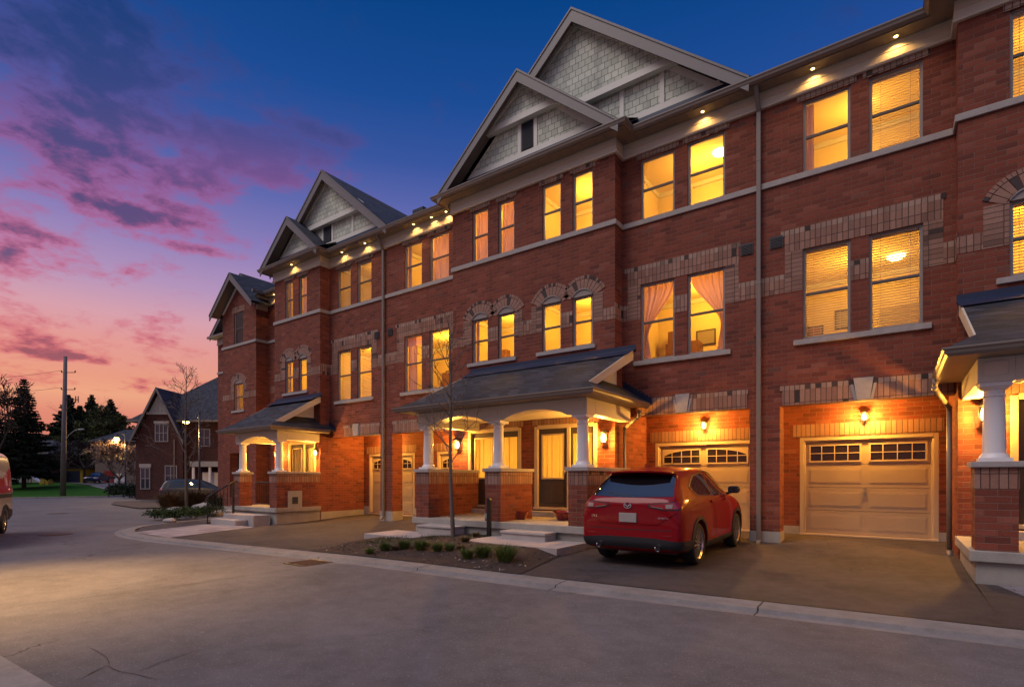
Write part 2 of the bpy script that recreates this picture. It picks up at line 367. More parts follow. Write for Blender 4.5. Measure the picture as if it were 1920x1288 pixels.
# ------------------------------------------------------------------ ground
def asphaltmat(name, base, patch, stain=0):
    m, q, p, o = newmat(name)
    pos = q.n('ShaderNodeNewGeometry').outputs['Position']
    n1 = q.noise(pos, 55, 5, .85); n2 = q.noise(pos, .5, 4, .55); n3 = q.noise(pos, 4.5, 5, .65)
    vo = q.n('ShaderNodeTexVoronoi', feature='DISTANCE_TO_EDGE'); vo.inputs['Scale'].default_value = .22
    mp = q.n('ShaderNodeVectorMath', operation='ADD'); q.l(pos, mp.inputs[0])
    nn = q.n('ShaderNodeTexNoise'); nn.inputs['Scale'].default_value = 1.6; nn.inputs['Detail'].default_value = 5; q.l(pos, nn.inputs['Vector'])
    sc_ = q.n('ShaderNodeVectorMath', operation='SCALE'); q.l(nn.outputs[1], sc_.inputs[0]); sc_.inputs['Scale'].default_value = 1.3; q.l(sc_.outputs[0], mp.inputs[1]); q.l(mp.outputs[0], vo.inputs['Vector'])
    crack = q.m('MULTIPLY', q.mapr(vo.outputs[0], .0, .0045, 1., 0.), q.mapr(q.noise(pos, .35, 2), .50, .60))
    spk = q.n('ShaderNodeTexVoronoi'); spk.inputs['Scale'].default_value = 48; q.l(pos, spk.inputs['Vector'])
    sp = q.m('MULTIPLY', q.m('LESS_THAN', spk.outputs['Distance'], .26), q.m('GREATER_THAN', q.noise(pos, 31, 2), .52))
    t = q.m('ADD', q.m('ADD', .55, q.m('MULTIPLY', n1, .60)), q.m('ADD', q.m('MULTIPLY', q.m('SUBTRACT', n2, .5), patch), q.m('MULTIPLY', q.m('SUBTRACT', n3, .5), patch * .8)))
    vm = q.n('ShaderNodeVectorMath', operation='SCALE'); vm.inputs[0].default_value = base; q.l(t, vm.inputs['Scale'])
    c = q.mix(q.m('MULTIPLY', sp, .42), vm.outputs[0], (base[0] * 2.6, base[1] * 2.6, base[2] * 2.6, 1))
    c = q.mix(q.m('MULTIPLY', crack, .8), c, (.012, .01, .01, 1))
    c = q.mix(q.m('MULTIPLY', q.mapr(q.noise(pos, .8 if stain else .33, 4, .6, .6), .56, .70), .5 if stain else .22), c, (.018, .014, .013, 1))
    c = q.mix(q.m('MULTIPLY', q.mapr(q.noise(pos, 6.5, 4, .7), .66, .74), .55), c, (base[0] * 1.7, base[1] * 1.6, base[2] * 1.5, 1))
    q.l(c, p.inputs['Base Color']); p.inputs['Roughness'].default_value = .8; p.inputs['Specular IOR Level'].default_value = .4
    b = q.n('ShaderNodeBump'); b.inputs['Strength'].default_value = .6; b.inputs['Distance'].default_value = .006
    q.l(q.m('SUBTRACT', n1, crack), b.inputs['Height']); q.l(b.outputs[0], p.inputs['Normal'])
    return m
M['road'] = asphaltmat('road_asphalt', (.136, .122, .124), .9)
M['drive'] = asphaltmat('driveway_asphalt', (.062, .048, .045), 1.5, stain=1)
def kerbmat():
    m, q, p, o = newmat('kerb_concrete'); pos = q.n('ShaderNodeNewGeometry').outputs['Position']; s = q.n('ShaderNodeSeparateXYZ'); q.l(pos, s.inputs[0])
    u = q.m('ADD', s.outputs[0], q.m('MULTIPLY', q.m('SUBTRACT', q.noise(pos, 7, 3), .5), .05)); e = q.m('ABSOLUTE', q.m('SUBTRACT', q.m('FRACT', q.m('DIVIDE', u, 2.6)), .5))
    j = q.m('LESS_THAN', e, .0038); n = q.noise(pos, 1.6, 5, .65); n2 = q.noise(pos, 45, 4, .75); n3 = q.noise(pos, 8, 4, .7)
    t = q.m('ADD', q.m('ADD', .35, q.m('MULTIPLY', n, .7)), q.m('ADD', q.m('MULTIPLY', n2, .35), q.m('MULTIPLY', q.m('SUBTRACT', n3, .5), .5)))
    vm = q.n('ShaderNodeVectorMath', operation='SCALE'); vm.inputs[0].default_value = (.245, .215, .195); q.l(t, vm.inputs['Scale'])
    q.l(q.mix(j, vm.outputs[0], (.03, .025, .022, 1)), p.inputs['Base Color']); p.inputs['Roughness'].default_value = .85
    b = q.n('ShaderNodeBump'); b.inputs['Strength'].default_value = .5; b.inputs['Distance'].default_value = .006; q.l(q.m('SUBTRACT', n2, j), b.inputs['Height']); q.l(b.outputs[0], p.inputs['Normal'])
    return m
M['kerb'] = kerbmat()
M['mulch'] = plain('bark_mulch', (.045, .026, .018), .95, var=.3, scale=30, bump=1, bscale=45)
M['lawn'] = plain('lawn_grass', (.022, .085, .007), .95, var=.15, spec=.1, scale=.8, bump=.6, bscale=20)
M['dirt'] = plain('rough_ground', (.05, .045, .03), .95, var=.2, scale=.5)
M['flag'] = brick('stone_pavers', .6, .4, .014, [(0, (.26, .22, .22, 1)), (1, (.40, .34, .33, 1))], (.10, .08, .07), flat=True, bump=.3)
M['paver'] = brick('concrete_pavers', .32, .16, .012, [(0, (.16, .14, .16, 1)), (1, (.27, .24, .25, 1))], (.05, .045, .045), flat=True, bump=.4)
def sheet(name, poly, dz, mat, step=1.2, kind='structure', extra=None, thick=0):
    """a polygon laid over the ground, cut into small faces so that it follows the slope"""
    bm = bmesh.new(); vs = [bm.verts.new((x, y, 0)) for x, y in poly]; bm.faces.new(vs)
    xs = [p[0] for p in poly]; ys = [p[1] for p in poly]
    def cuts(a, b, st):
        n = int((b - a) / st); n = min(n, 90)
        return [a + (b - a) * i / (n + 1) for i in range(1, n + 1)] if n > 0 else []
    for x in cuts(min(xs), max(xs), step): bmesh.ops.bisect_plane(bm, geom=bm.verts[:] + bm.edges[:] + bm.faces[:], plane_co=(x, 0, 0), plane_no=(1, 0, 0))
    for y in cuts(min(ys), max(ys), step): bmesh.ops.bisect_plane(bm, geom=bm.verts[:] + bm.edges[:] + bm.faces[:], plane_co=(0, y, 0), plane_no=(0, 1, 0))
    for v in bm.verts: v.co.z = gz(v.co.x, v.co.y) + dz + (extra(v.co.x, v.co.y) if extra else 0)
    if thick:
        r = bmesh.ops.extrude_face_region(bm, geom=bm.faces[:])
        for v in [e for e in r['geom'] if isinstance(e, bmesh.types.BMVert)]: v.co.z -= thick
    bmesh.ops.recalc_face_normals(bm, faces=bm.faces)
    if not thick:
        for f in bm.faces:
            if f.normal.z < 0: f.normal_flip()
    me = bpy.data.meshes.new(name); bm.to_mesh(me); bm.free(); me.materials.append(M[mat])
    for p in me.polygons: p.use_smooth = not thick
    o = bpy.data.objects.new(name, me); C.objects.link(o)
    if kind: o['kind'] = kind
    return o
# kerb line (back edge), from the right past the camera's view round to the side lane on the left
KB = [(12, 7.65), (4, 7.32), (.9, 7.18), (-1.6, 7.0), (-4.8, 6.78), (-9.2, 6.62), (-14.4, 6.45), (-17.0, 6.42), (-18.9, 6.62), (-20.3, 7.1), (-21.4, 7.9), (-22.2, 9.2), (-22.9, 11.0), (-24.2, 13.4), (-27.0, 15.3), (-31.0, 16.2), (-36, 17.0)]
def smooth_line(L, it=2):
    for _ in range(it):
        o = [L[0]]
        for a, b in zip(L, L[1:]): o += [(a[0] * .75 + b[0] * .25, a[1] * .75 + b[1] * .25), (a[0] * .25 + b[0] * .75, a[1] * .25 + b[1] * .75)]
        L = o + [L[-1]]
    return L
def left_of(line, d):
    out = []
    for i, p in enumerate(line):
        a = Vector(line[max(0, i - 1)]); b = Vector(line[min(len(line) - 1, i + 1)]); t = (b - a).normalized()
        out.append((p[0] - t.y * d, p[1] + t.x * d))
    return out
def strip(name, line, prof, mat, dzf=gz):
    L = smooth_line(line); rows = [left_of(L, d) for d, z in prof]; mb = MB(); n = len(L)
    vs = []
    for r, (d, z) in zip(rows, prof): vs += [(x, y, dzf(x, y) + z) for x, y in r]
    fs = [(k * n + i, k * n + i + 1, (k + 1) * n + i + 1, (k + 1) * n + i) for k in range(len(prof) - 1) for i in range(n - 1)]
    mb.add(vs, fs); o = mb.build(name, mat, smooth=False, fix=False)
    for p in o.data.polygons:
        pass
    return struct(o)
base = MB()
base.grid(lambda u, v: ((lambda x, y: (x, y, gz(x, y) - .13))(-260 + 330 * u, -60 + 260 * v)), 110, 90)
struct(base.build('ground', 'dirt', smooth=True, fix=False))
far = MB(); far.quad((-1500, -1500, -.6), (1500, -1500, -.6), (1500, 1500, -.6), (-1500, 1500, -.6)); struct(far.build('far_ground', 'dirt', fix=False))
sheet('road', [(-70, -12), (14, -12), (14, 9.6), (-20.0, 9.4), (-23.4, 13.2), (-26.8, 16.2), (-40, 20), (-62, 34), (-80, 22)], -.058, 'road', 1.6)
strip('kerb', KB, [(.52, -.056), (.36, -.048), (.34, -.012), (.02, .004), (0, .003), (-.0, -.1)], 'kerb')
# near-side kerb and pavement behind the camera's left foot
NK = [(14, 1.55), (4, 1.45), (-4.0, 1.28), (-6.3, 1.19), (-12, .95), (-18, .2), (-24, -.6)]
strip('near_kerb', NK, [(-.0, -.05), (.02, -.012), (.45, .0), (.50, -.002)], 'kerb')
sheet('near_pavement', [(14, 1.02), (4, .93), (-6.3, .69), (-12, .45), (-18, -.3), (-24, -1.1), (-24, -6), (14, -6)], -.004, 'conc', 2)
# driveways, walks and beds (all lie on the house side of the kerb)
def kerb_y(x):
    for a, b in zip(KB, KB[1:]):
        if b[0] <= x <= a[0]: t = (x - a[0]) / (b[0] - a[0]); return a[1] + t * (b[1] - a[1])
    return 7.0
sheet('driveway', [(.9, kerb_y(.9) + .0)] + [(.93, 14.6), (-5.8, 14.6), (-5.8, 9.9), (-5.3, kerb_y(-5.3)), (-1.6, 7.0)], .0, 'drive', .7)
sheet('driveway_edge', [(.9, kerb_y(.9)), (1.75, kerb_y(1.75)), (1.15, 10.0), (.9, 10.0)], .0, 'drive', .7)
sheet('driveway', [(-10.3, 10.0), (-10.45, 14.6), (-18.0, 14.6), (-17.95, 10.6), (-17.4, 9.6), (-16.0, kerb_y(-16.0)), (-14.4, kerb_y(-14.4)), (-10.2, kerb_y(-10.2)), (-9.7, kerb_y(-9.7) + .2), (-10.4, 8.4)], -.002, 'drive', .7)
sheet('paved_walk', [(1.75, kerb_y(1.75)), (6.5, kerb_y(6.5)), (6.5, 10.0), (1.15, 10.0)], .004, 'paver', .8)
bedx = lambda x, y: .12 * smoothstep(6.8, 8.3, y) * (1 - .5 * smoothstep(8.6, 10, -x)) * smoothstep(.0, .55, -4.72 - .24 * (y - 6.8) - x)
sheet('planting_bed', [(-4.72, kerb_y(-4.7)), (-5.25, 9.0), (-5.25, 10.15), (-10.3, 10.15), (-10.35, 8.6), (-9.9, kerb_y(-9.9))], .012, 'mulch', .25, extra=bedx)
sheet('stone_walk', [(-16.05, kerb_y(-16.05)), (-17.45, 9.6), (-20.0, 9.75), (-20.2, 9.2), (-18.9, kerb_y(-18.9) + .02)], .004, 'flag', .8)
sheet('lane_pavement', [(-18.95, kerb_y(-18.9) + .03), (-20.2, 9.2), (-22.9, 11.2), (-22.3, 9.4), (-21.5, 8.1), (-20.4, 7.3)], .0, 'drive', .8)
sheet('planting_bed', [(-20.1, 9.5), (-20.6, 12.4), (-24.2, 13.3), (-27.0, 16.0), (-33.0, 16.2), (-26.9, 15.4), (-24.2, 13.5), (-22.9, 11.25)], .02, 'mulch', .8)
# neighbour's drive, lawn across the bend and the road curving behind it
def P2(px, Z): return at(px, Z)
sheet('neighbour_driveway', [P2(208, 36.5), P2(262, 30.8), P2(300, 31.5), P2(400, 37), P2(400, 47), P2(300, 46), P2(252, 42), P2(215, 41)], .0, 'drive', 2.2)
lawn = [P2(-420, 46), P2(-60, 48), P2(40, 49), P2(120, 50.5), P2(190, 52), P2(232, 55), P2(238, 57), P2(214, 61), P2(175, 67), P2(120, 74), P2(60, 78), P2(-60, 80), P2(-420, 82)]
sheet('lawn', lawn, .02, 'lawn', 2.2)
strip('far_kerb', [P2(-420, 45.6), P2(-60, 47.6), P2(40, 48.6), P2(120, 50.1), P2(190, 51.6), P2(236, 54.6), P2(243, 57), P2(216, 61.5), P2(175, 67.6)], [(-.3, -.05), (-.26, .05), (.02, .06), (.3, .05)], 'kerb')
sheet('far_lane', [P2(240, 50), P2(330, 52), P2(300, 90), P2(200, 96), P2(90, 96), P2(60, 80), P2(120, 76), P2(176, 68.5), P2(216, 62), P2(243, 57.5)], -.03, 'road', 3)

# worn tar joint along the back of the kerb in front of the driveways
rng = random.Random(12); tj = MB()
for xa, xb in ((-4.6, 1.7), (-15.9, -9.9)):
    n = int((xb - xa) / .05); lo = []; hi = []
    for i in range(n + 1):
        x = xa + (xb - xa) * i / n; y = kerb_y(x) + .005; w = .035 + .05 * abs(math.sin(x * 3.1)) * rng.random() + .05 * rng.random() ** 3
        lo.append((x, y, gz(x, y) + .006)); hi.append((x, y + w, gz(x, y + w) + .006))
    tj.add(lo + hi, [(i, i + 1, i + 1 + len(lo), i + len(lo)) for i in range(n)])
# sealed seams and cracks in the carriageway
def onG(px, py):
    d = (px - CX) / F; Z = (H + .05) * F / (py - HY); return (Z * (d * cc - ss), Z * (d * ss + cc))
def crack(name, pts, w, seed, mat='tar', fork=True):
    rr = random.Random(seed); P = [Vector(onG(*p)) for p in pts]; L = [P[0]]
    for a, b in zip(P, P[1:]):
        n = max(2, int((b - a).length / .12)); t = (b - a).normalized(); nn = Vector((-t.y, t.x))
        for i in range(1, n + 1): L.append(a.lerp(b, i / n) + nn * rr.uniform(-.022, .022))
    vs = []; m_ = len(L)
    for s_ in (-1, 1):
        for i, p in enumerate(L):
            t = (L[min(i + 1, m_ - 1)] - L[max(0, i - 1)]).normalized(); q = p + Vector((-t.y, t.x)) * s_ * w * rr.uniform(.35, 1.1) * (1 if 0 < i < m_ - 1 else .2)
            vs.append((q.x, q.y, gz(q.x, q.y) - .0525))
    mb = MB().add(vs, [(i, i + 1, i + 1 + m_, i + m_) for i in range(m_ - 1)])
    struct(mb.build(name, mat, fix=False))
M['tar'] = plain('tar_joint', (.02, .017, .016), .7, var=.3, scale=30, bump=.6, bscale=70)
struct(tj.build('tar_joint', 'tar', fix=False))
crack('road_seam', [(0, 1135), (130, 1122), (250, 1108), (380, 1090), (470, 1076), (556, 1063)], .008, 1)
crack('road_crack', [(150, 1272), (205, 1246), (245, 1262), (300, 1275)], .006, 2); crack('road_crack', [(245, 1262), (300, 1240), (375, 1216)], .005, 3); crack('road_crack', [(205, 1246), (190, 1225), (160, 1212)], .004, 4)
crack('road_crack', [(640, 1200), (760, 1180), (905, 1186), (1010, 1172)], .003, 5)

# ------------------------------------------------------------------ the terrace of townhouses
YM, YB, YG = 12.85, 12.42, 14.5          # plane of the garage fronts, of the bays, of the garage doors
row = empty('townhouse_row', (-8.5, 12.85, 0), 'long three storey red brick terrace with lit windows, gables, porches and garages', 'townhouses')
def wall(mb, y, x0, x1, z0, z1, holes=(), rev=.11, rmb=None):
    """a brick front at plane y with openings (x0,x1,z0,z1) and their reveals"""
    xs = sorted({x0, x1, *[h[0] for h in holes], *[h[1] for h in holes]}); zs = sorted({z0, z1, *[h[2] for h in holes], *[h[3] for h in holes]})
    for a, b in zip(xs, xs[1:]):
        for c, d in zip(zs, zs[1:]):
            mx, mz = (a + b) / 2, (c + d) / 2
            if any(h[0] < mx < h[1] and h[2] < mz < h[3] for h in holes): continue
            mb.quad((a, y, c), (b, y, c), (b, y, d), (a, y, d))
    for h in holes:
        a, b, c, d = h[:4]; r = h[4] if len(h) > 4 else rev
        if r <= 0: continue
        mb.quad((a, y, c), (a, y + r, c), (a, y + r, d), (a, y, d)); mb.quad((b, y, c), (b, y + r, c), (b, y + r, d), (b, y, d))
        mb.quad((a, y, d), (b, y, d), (b, y + r, d), (a, y + r, d)); mb.quad((a, y, c), (b, y, c), (b, y + r, c), (a, y + r, c))
def side(mb, x, y0, y1, z0, z1): mb.quad((x, y0, z0), (x, y1, z0), (x, y1, z1), (x, y0, z1))
rnd = random.Random(7)
def blind(w, x0, x1, z0, z1, y, parent, upto=1.0):
    mb = MB(); n = int((z1 - z0) * upto / .052)
    for i in range(n):
        z = z1 - .03 - i * .052
        mb.add([(x0, y, z - .018), (x1, y, z - .018), (x1, y + .034, z + .016), (x0, y + .034, z + .016)], [(0, 1, 2, 3)])
    mb.box(x0, x1, y - .01, y + .04, z1 - .03, z1 + .01)
    for fx in (.2, .8):
        xx = x0 + (x1 - x0) * fx; mb.box(xx - .004, xx + .004, y - .012, y - .008, z1 - n * .052, z1)
    mb.build('blind', 'blind', parent, fix=False)
def curtain(w, x0, x1, z0, z1, y, parent, kind, mat='curtain'):
    mb = MB(); W_ = x1 - x0; Hh = z1 - z0
    def fold(u): return .022 * math.sin(u * 34) + .012 * math.sin(u * 61 + 1)
    if kind in ('tieL', 'tieR'):
        def fn(u, v):
            k = 1 - v                      # v: 0 top .. 1 bottom
            wid = 1.0 - .88 * smoothstep(0, .68, v) if v < .68 else .12 + .12 * (v - .68) / .32
            uu = u * wid
            x = x0 + W_ * uu if kind == 'tieL' else x1 - W_ * uu
            return (x, y + fold(u) * (1.1 - .4 * v), z1 - Hh * v)
        mb.grid(fn, 44, 26)
    elif kind == 'edge':
        for a, b in ((x0, x0 + W_ * .20),): mb.grid(lambda u, v: (a + (b - a) * u, y + fold(u), z1 - Hh * v), 24, 3)
    elif kind == 'edgeR':
        mb.grid(lambda u, v: (x1 - W_ * .22 + W_ * .22 * u, y + fold(u), z1 - Hh * v), 24, 3)
    elif kind == 'sheer':
        mb.grid(lambda u, v: (x0 + W_ * u, y + fold(u) * .8, z1 - Hh * v), 60, 2)
    elif kind == 'half':
        mb.grid(lambda u, v: (x0 + W_ * .55 * u, y + fold(u), z1 - Hh * v), 40, 2)
        mb.grid(lambda u, v: (x0 + W_ * u, y - .03, z1 - Hh * .16 * v), 4, 1)
    mb.build('curtain', mat, parent, smooth=True, fix=False)
def window(x0, x1, z0, z1, y, fill='', parent=row, arch=False, dark=False):
    w = MB(); t = .055; ya, yb = y + .055, y + .115
    w.box(x0, x0 + t, ya, yb, z0, z1); w.box(x1 - t, x1, ya, yb, z0, z1); w.box(x0 + t, x1 - t, ya, yb, z0, z0 + t); w.box(x0 + t, x1 - t, ya, yb, z1 - t, z1)
    # outer brick mould
    w.box(x0 - .0, x0 + .022, ya - .02, ya, z0, z1); w.box(x1 - .022, x1, ya - .02, ya, z0, z1); w.box(x0 + .022, x1 - .022, ya - .02, ya, z1 - .022, z1)
    zm = (z0 + z1) / 2 + .0
    w.box(x0 + t, x1 - t, ya + .004, yb - .004, zm - .026, zm + .026, 1)
    f = w.build('window', ['frame', 'framed'], parent); bevel(f, .004, 1)
    gl = MB()
    for yq, q0, q1 in ((yb - .03, z0 + t, zm - .026), (yb - .048, zm + .026, z1 - t)): gl.quad((x0 + t, yq, q0), (x1 - t, yq, q0), (x1 - t, yq, q1), (x0 + t, yq, q1))
    gl.build('glass', 'glass', f, fix=False)
    yi = yb + .03; a = (x0 + t * .6, x1 - t * .6, z0 + t * .6, z1 - t * .6)
    if fill == 'blind': blind(None, *a, yi, f)
    elif fill: curtain(None, *a, yi + .02, f, fill)
    return f
def room(x0, x1, z0, z1, y, e, lamp=None, depth=2.4, col=ROOMC, parent=row, lx=None, lz=None):
    """a plain lit room behind a group of windows"""
    a = y + .135; b = y + depth; mb = MB()
    mb.quad((x0, b, z0), (x1, b, z0), (x1, b, z1), (x0, b, z1)); mb.quad((x0, a, z0), (x0, b, z0), (x0, b, z1), (x0, a, z1)); mb.quad((x1, a, z0), (x1, b, z0), (x1, b, z1), (x1, a, z1))
    mb.quad((x0, a, z1), (x1, a, z1), (x1, b, z1), (x0, b, z1)); mb.quad((x0, a, z0), (x1, a, z0), (x1, b, z0), (x0, b, z0))
    # a door opening and a picture so that the room does not look empty
    dx_ = x0 + (x1 - x0) * .62
    r = mb.build('room', 'room', parent, fix=False)
    d = MB(); d.box(dx_, dx_ + .8, b - .04, b - .005, z0, z0 + 2.0); d.box(dx_ + .08, dx_ + .72, b - .055, b - .04, z0 + .1, z0 + 1.9); d.build('inner_door', 'gdoor', r)
    if e > 0:
        rr = random.Random(int(abs(x0) * 100 + z0 * 7)); pc = MB(); hgt = z1 - z0
        for k in range(2):
            xx = x0 + .25 + rr.random() * (x1 - x0 - 1.2); w_ = rr.uniform(.35, .6); zz_ = z0 + hgt * rr.uniform(.50, .62)
            pc.box(xx, xx + w_, b - .035, b - .004, zz_, zz_ + w_ * .8); pc.box(xx + .04, xx + w_ - .04, b - .04, b - .0351, zz_ + .04, zz_ + w_ * .8 - .04, 1)
        pc.build('wall_picture', ['door', 'frame'], r)
        fu = MB(); xx = x0 + .15 + rr.random() * (x1 - x0 - 1.6); fh = hgt * rr.uniform(.38, .58); fu.box(xx, xx + rr.uniform(.6, 1.2), b - .5, b - .01, z0, z0 + fh); fu.box(xx + .05, xx + .3, b - .45, b - .2, z0 + fh, z0 + fh + .35); fu.build('cabinet', 'wood', r)
        cm_ = MB(); cm_.box(x0 + .001, x1 - .001, b - .06, b - .002, z1 - .12, z1 - .001); cm_.box(x0 + .001, x0 + .05, a + .01, b - .061, z1 - .12, z1 - .001); cm_.build('crown_moulding', 'white', r)
        point(((x0 + x1) / 2 if lx is None else lx, y + depth * .55, z1 - .55 if lz is None else lz), e, r, col, .16)
    if lamp:
        k = MB(); k.lathe((lamp[0], lamp[1], z1 - .10), [(.02, .0), (.12, .01), (.17, .05), (.17, .09)], 20); k.build('ceiling_lamp', 'lamp', r, smooth=True)
    return r
M['wood'] = plain('wooden_furniture', (.20, .09, .035), .5)
bw = MB()                                   # main brickwork
ZT, ZS0, ZS1 = 9.62, 7.83, 7.95             # top of brick, stone string course
W3 = (ZS1, 9.47); W2 = (4.42, 6.34)
secs = []
# (wall plane y, x0, x1, windows 3rd floor, windows 2nd floor)
main = [(-5.72, .90, [(-5.22, -4.36), (-4.05, -3.19), (-1.61, -.75), (-.44, .42)]),
        (-17.92, -11.14, [(-17.42, -16.64), (-16.26, -15.46), (-13.75, -12.91), (-12.55, -11.69)])]
for x0, x1, ws in main:
    holes = [(a, b, *W3) for a, b in ws] + [(a, b, *W2) for a, b in ws]
    wall(bw, YM, x0, x1, 3.05, ZT, holes)
bays = [(-11.14, -5.72, [(-10.36, -9.76), (-9.39, -8.81), (-7.88, -7.28), (-6.93, -6.33)]), (.90, 7.2, [(1.58, 2.18), (2.6, 3.2), (4.2, 4.8), (5.2, 5.8)]),
        (-21.04, -17.92, [(-20.26, -19.72), (-19.32, -18.78)])]
B2 = (4.92, 6.22)
doors = {0: [(-10.48, -8.60), (-8.09, -6.24)], 1: [(1.62, 3.4)], 2: [(-20.0, -18.2)]}
for i, (x0, x1, ws) in enumerate(bays):
    holes = [(a, b, *W3) for a, b in ws] + [(a, b, *B2) for a, b in ws] + [(a, b, .66, 2.92, .16) for a, b in doors[i]]
    wall(bw, YB, x0, x1, -.3, ZT, holes)
    for x in (x0, x1):
        side(bw, x, YB, YG, -.3, 4.2); side(bw, x, YB, YM, 4.2, ZT)
# piers between the garages
for a, b in ((-2.66, -2.05), (-14.98, -14.36)):
    bw.box(a, b, YM + .002, YM + .48, .32, 3.052)
# beam over the garage openings: underside and back
for x0, x1 in ((-5.72, .90), (-17.92, -11.14)):
    bw.quad((x0, YM, 3.05), (x1, YM, 3.05), (x1, YM + .30, 3.05), (x0, YM + .30, 3.05)); bw.quad((x0, YM + .30, 3.05), (x1, YM + .30, 3.05), (x1, YM + .30, 3.4), (x0, YM + .30, 3.4))
gdoors = [(-5.46, -2.86, 1), (-1.88, .74, 0), (-17.6, -14.95, 1), (-13.78, -11.25, 1)]
ZD = 2.46
for x0, x1 in ((-5.72, .90), (-17.92, -11.14)):
    hs = [(a, b, .1, ZD, .1) for a, b, _ in gdoors if x0 <= a and b <= x1]
    wall(bw, YG, x0, x1, -.2, 3.4, hs)
# the stepped-back end house and the last volume beyond it
YE, YR, YF = 13.36, 13.95, 16.3
endw = [(-26.25, -25.35)]
wall(bw, YE, -27.3, -24.2, -.4, ZT, [(-26.2, -25.35, *W3), (-26.2, -25.35, 4.75, 6.05), (-26.6, -24.9, .55, 2.7, .4)])
bw.add([(-27.3, YE, ZT), (-24.2, YE, ZT), (-25.75, YE, ZT + 1.32)], [(0, 1, 2)])
for x in (-27.3, -24.2): side(bw, x, YE, YF, -.4, ZT + .35)
wall(bw, YR, -24.2, -21.04, -.4, ZT, [(-22.35, -21.65, *W3), (-22.4, -21.7, 4.3, 6.3)])
side(bw, -21.04, YB, YR, -.4, ZT)
wall(bw, YF, -33.9, -27.3, -.4, ZT, [(-31.6, -30.8, *W3), (-31.6, -30.8, 4.3, 6.2), (-32.9, -30.3, .0, 2.5, .1)])
side(bw, -33.9, YF, 24, -.4, ZT)
side(bw, 7.2, YB, 22, -.4, ZT)
bw.build('brick_wall', 'brick', row)
# back of the building, so that the row is a solid block
bk = MB(); bk.box(-33.88, 7.18, 21.8, 22, -.4, 9.9); bk.build('rear_wall', 'brick', row)
# porch interiors and end house recess
def foot(*a): MB().box(*a).build('footing', 'conc', row)
# concrete footings
for a, b in ((-2.66, -2.05), (-14.98, -14.36)): foot(a - .012, b + .012, YM - .01, YM + .49, -.25, .32)
for x0, x1 in ((-5.72, .9), (-17.92, -11.14)):
    hs = sorted([(a, b) for a, b, _ in gdoors if x0 <= a and b <= x1]); xs = [x0 + .01] + [v for h in hs for v in (h[0] - .001, h[1] + .001)] + [x1 - .01]
    for a, b in zip(xs[::2], xs[1::2]): foot(a, b, YG - .012, YG + .05, -.2, .34)
foot(-17.932, -17.9, 12.45, YG - .02, -.35, .20); foot(-27.31, -24.19, YE - .012, YE + .1, -.5, .1)
# stone string course under the top windows
sg = MB()
def band(mb, z0, z1, out, h=.0):
    for x0, x1, _ in main: mb.box(x0 + (out if True else 0), x1 - out, YM - out, YM - .002, z0, z1)
    for i, (x0, x1, _) in enumerate(bays):
        yi = YR if i == 2 else YM
        mb.box(x0 - out, x1 + out, YB - out, YB - .002, z0, z1)
        mb.box(x0 - out, x0 - .002, YB - .002, yi - .002, z0, z1); mb.box(x1 + .002, x1 + out, YB - .002, YM - .002, z0, z1)
    mb.box(-24.2 + out, -21.04 - out, YR - out, YR - .002, z0, z1)
    mb.box(-27.3 - out, -24.2 + out, YE - out, YE - .002, z0, z1); mb.box(-24.198, -24.2 + out, YE - .002, YR - .002, z0, z1)
    mb.box(-33.9 - out, -27.3 - out, YF - out, YF - .002, z0, z1)
band(sg, ZS0, ZS1 + .005, .045)
o = sg.build('string_course', 'stone', row); bevel(o, .006, 1)
# windows, their sills and rooms
fills3 = {-5.22: '', -4.05: '', -1.61: 'edge', -.44: 'blind', -17.42: 'blind', -16.26: 'blind', -13.75: 'edge', -12.55: 'sheer',
          -10.36: 'sheer', -9.39: 'sheer', -7.88: '', -6.93: '', 1.58: 'blind', -20.26: 'edge', -19.32: 'sheer'}
fills2 = {-5.22: 'tieL', -4.05: 'tieR', -1.61: 'blind', -.44: 'blind', -17.42: 'blind', -16.26: 'blind', -13.75: 'half', -12.55: '',
          -10.36: 'edge', -9.39: '', -7.88: '', -6.93: 'edgeR', 1.58: 'blind', -20.26: 'edge', -19.32: ''}
for x0, x1, ws in main:
    for a, b in ws:
        window(a, b, *W3, YM, fills3.get(a, '')); window(a, b, *W2, YM, fills2.get(a, ''))
    for (a, _), (_, b) in (ws[:2], ws[2:]):
        s_ = MB(); s_.box(a - .17, b + .13, YM - .06, YM + .10, W2[0] - .11, W2[0]); k = s_.build('window_sill', 'stone', row); bevel(k, .006, 1)
for i, (x0, x1, ws) in enumerate(bays):
    for a, b in ws:
        window(a, b, *W3, YB, fills3.get(a, '')); window(a, b, *B2, YB, fills2.get(a, ''))
    for k in range(0, len(ws), 2):
        a, b = ws[k][0], ws[k + 1][1]
        s_ = MB(); s_.box(a - .17, b + .08, YB - .055, YB + .10, B2[0] - .10, B2[0]); k = s_.build('window_sill', 'stone', row); bevel(k, .006, 1)
window(-26.2, -25.35, *W3, YE, ''); window(-26.2, -25.35, 4.75, 6.05, YE, 'edge'); window(-22.35, -21.65, *W3, YR, ''); window(-22.4, -21.7, 4.3, 6.3, YR, 'sheer')
window(-31.6, -30.8, *W3, YF, ''); window(-31.6, -30.8, 4.3, 6.2, YF, '')
s_ = MB(); s_.box(-26.4, -25.2, YE - .05, YE + .1, 4.65, 4.75); s_.build('window_sill', 'stone', row)
s_ = MB(); s_.box(-31.8, -30.6, YF - .05, YF + .1, 4.2, 4.3); s_.build('window_sill', 'stone', row)
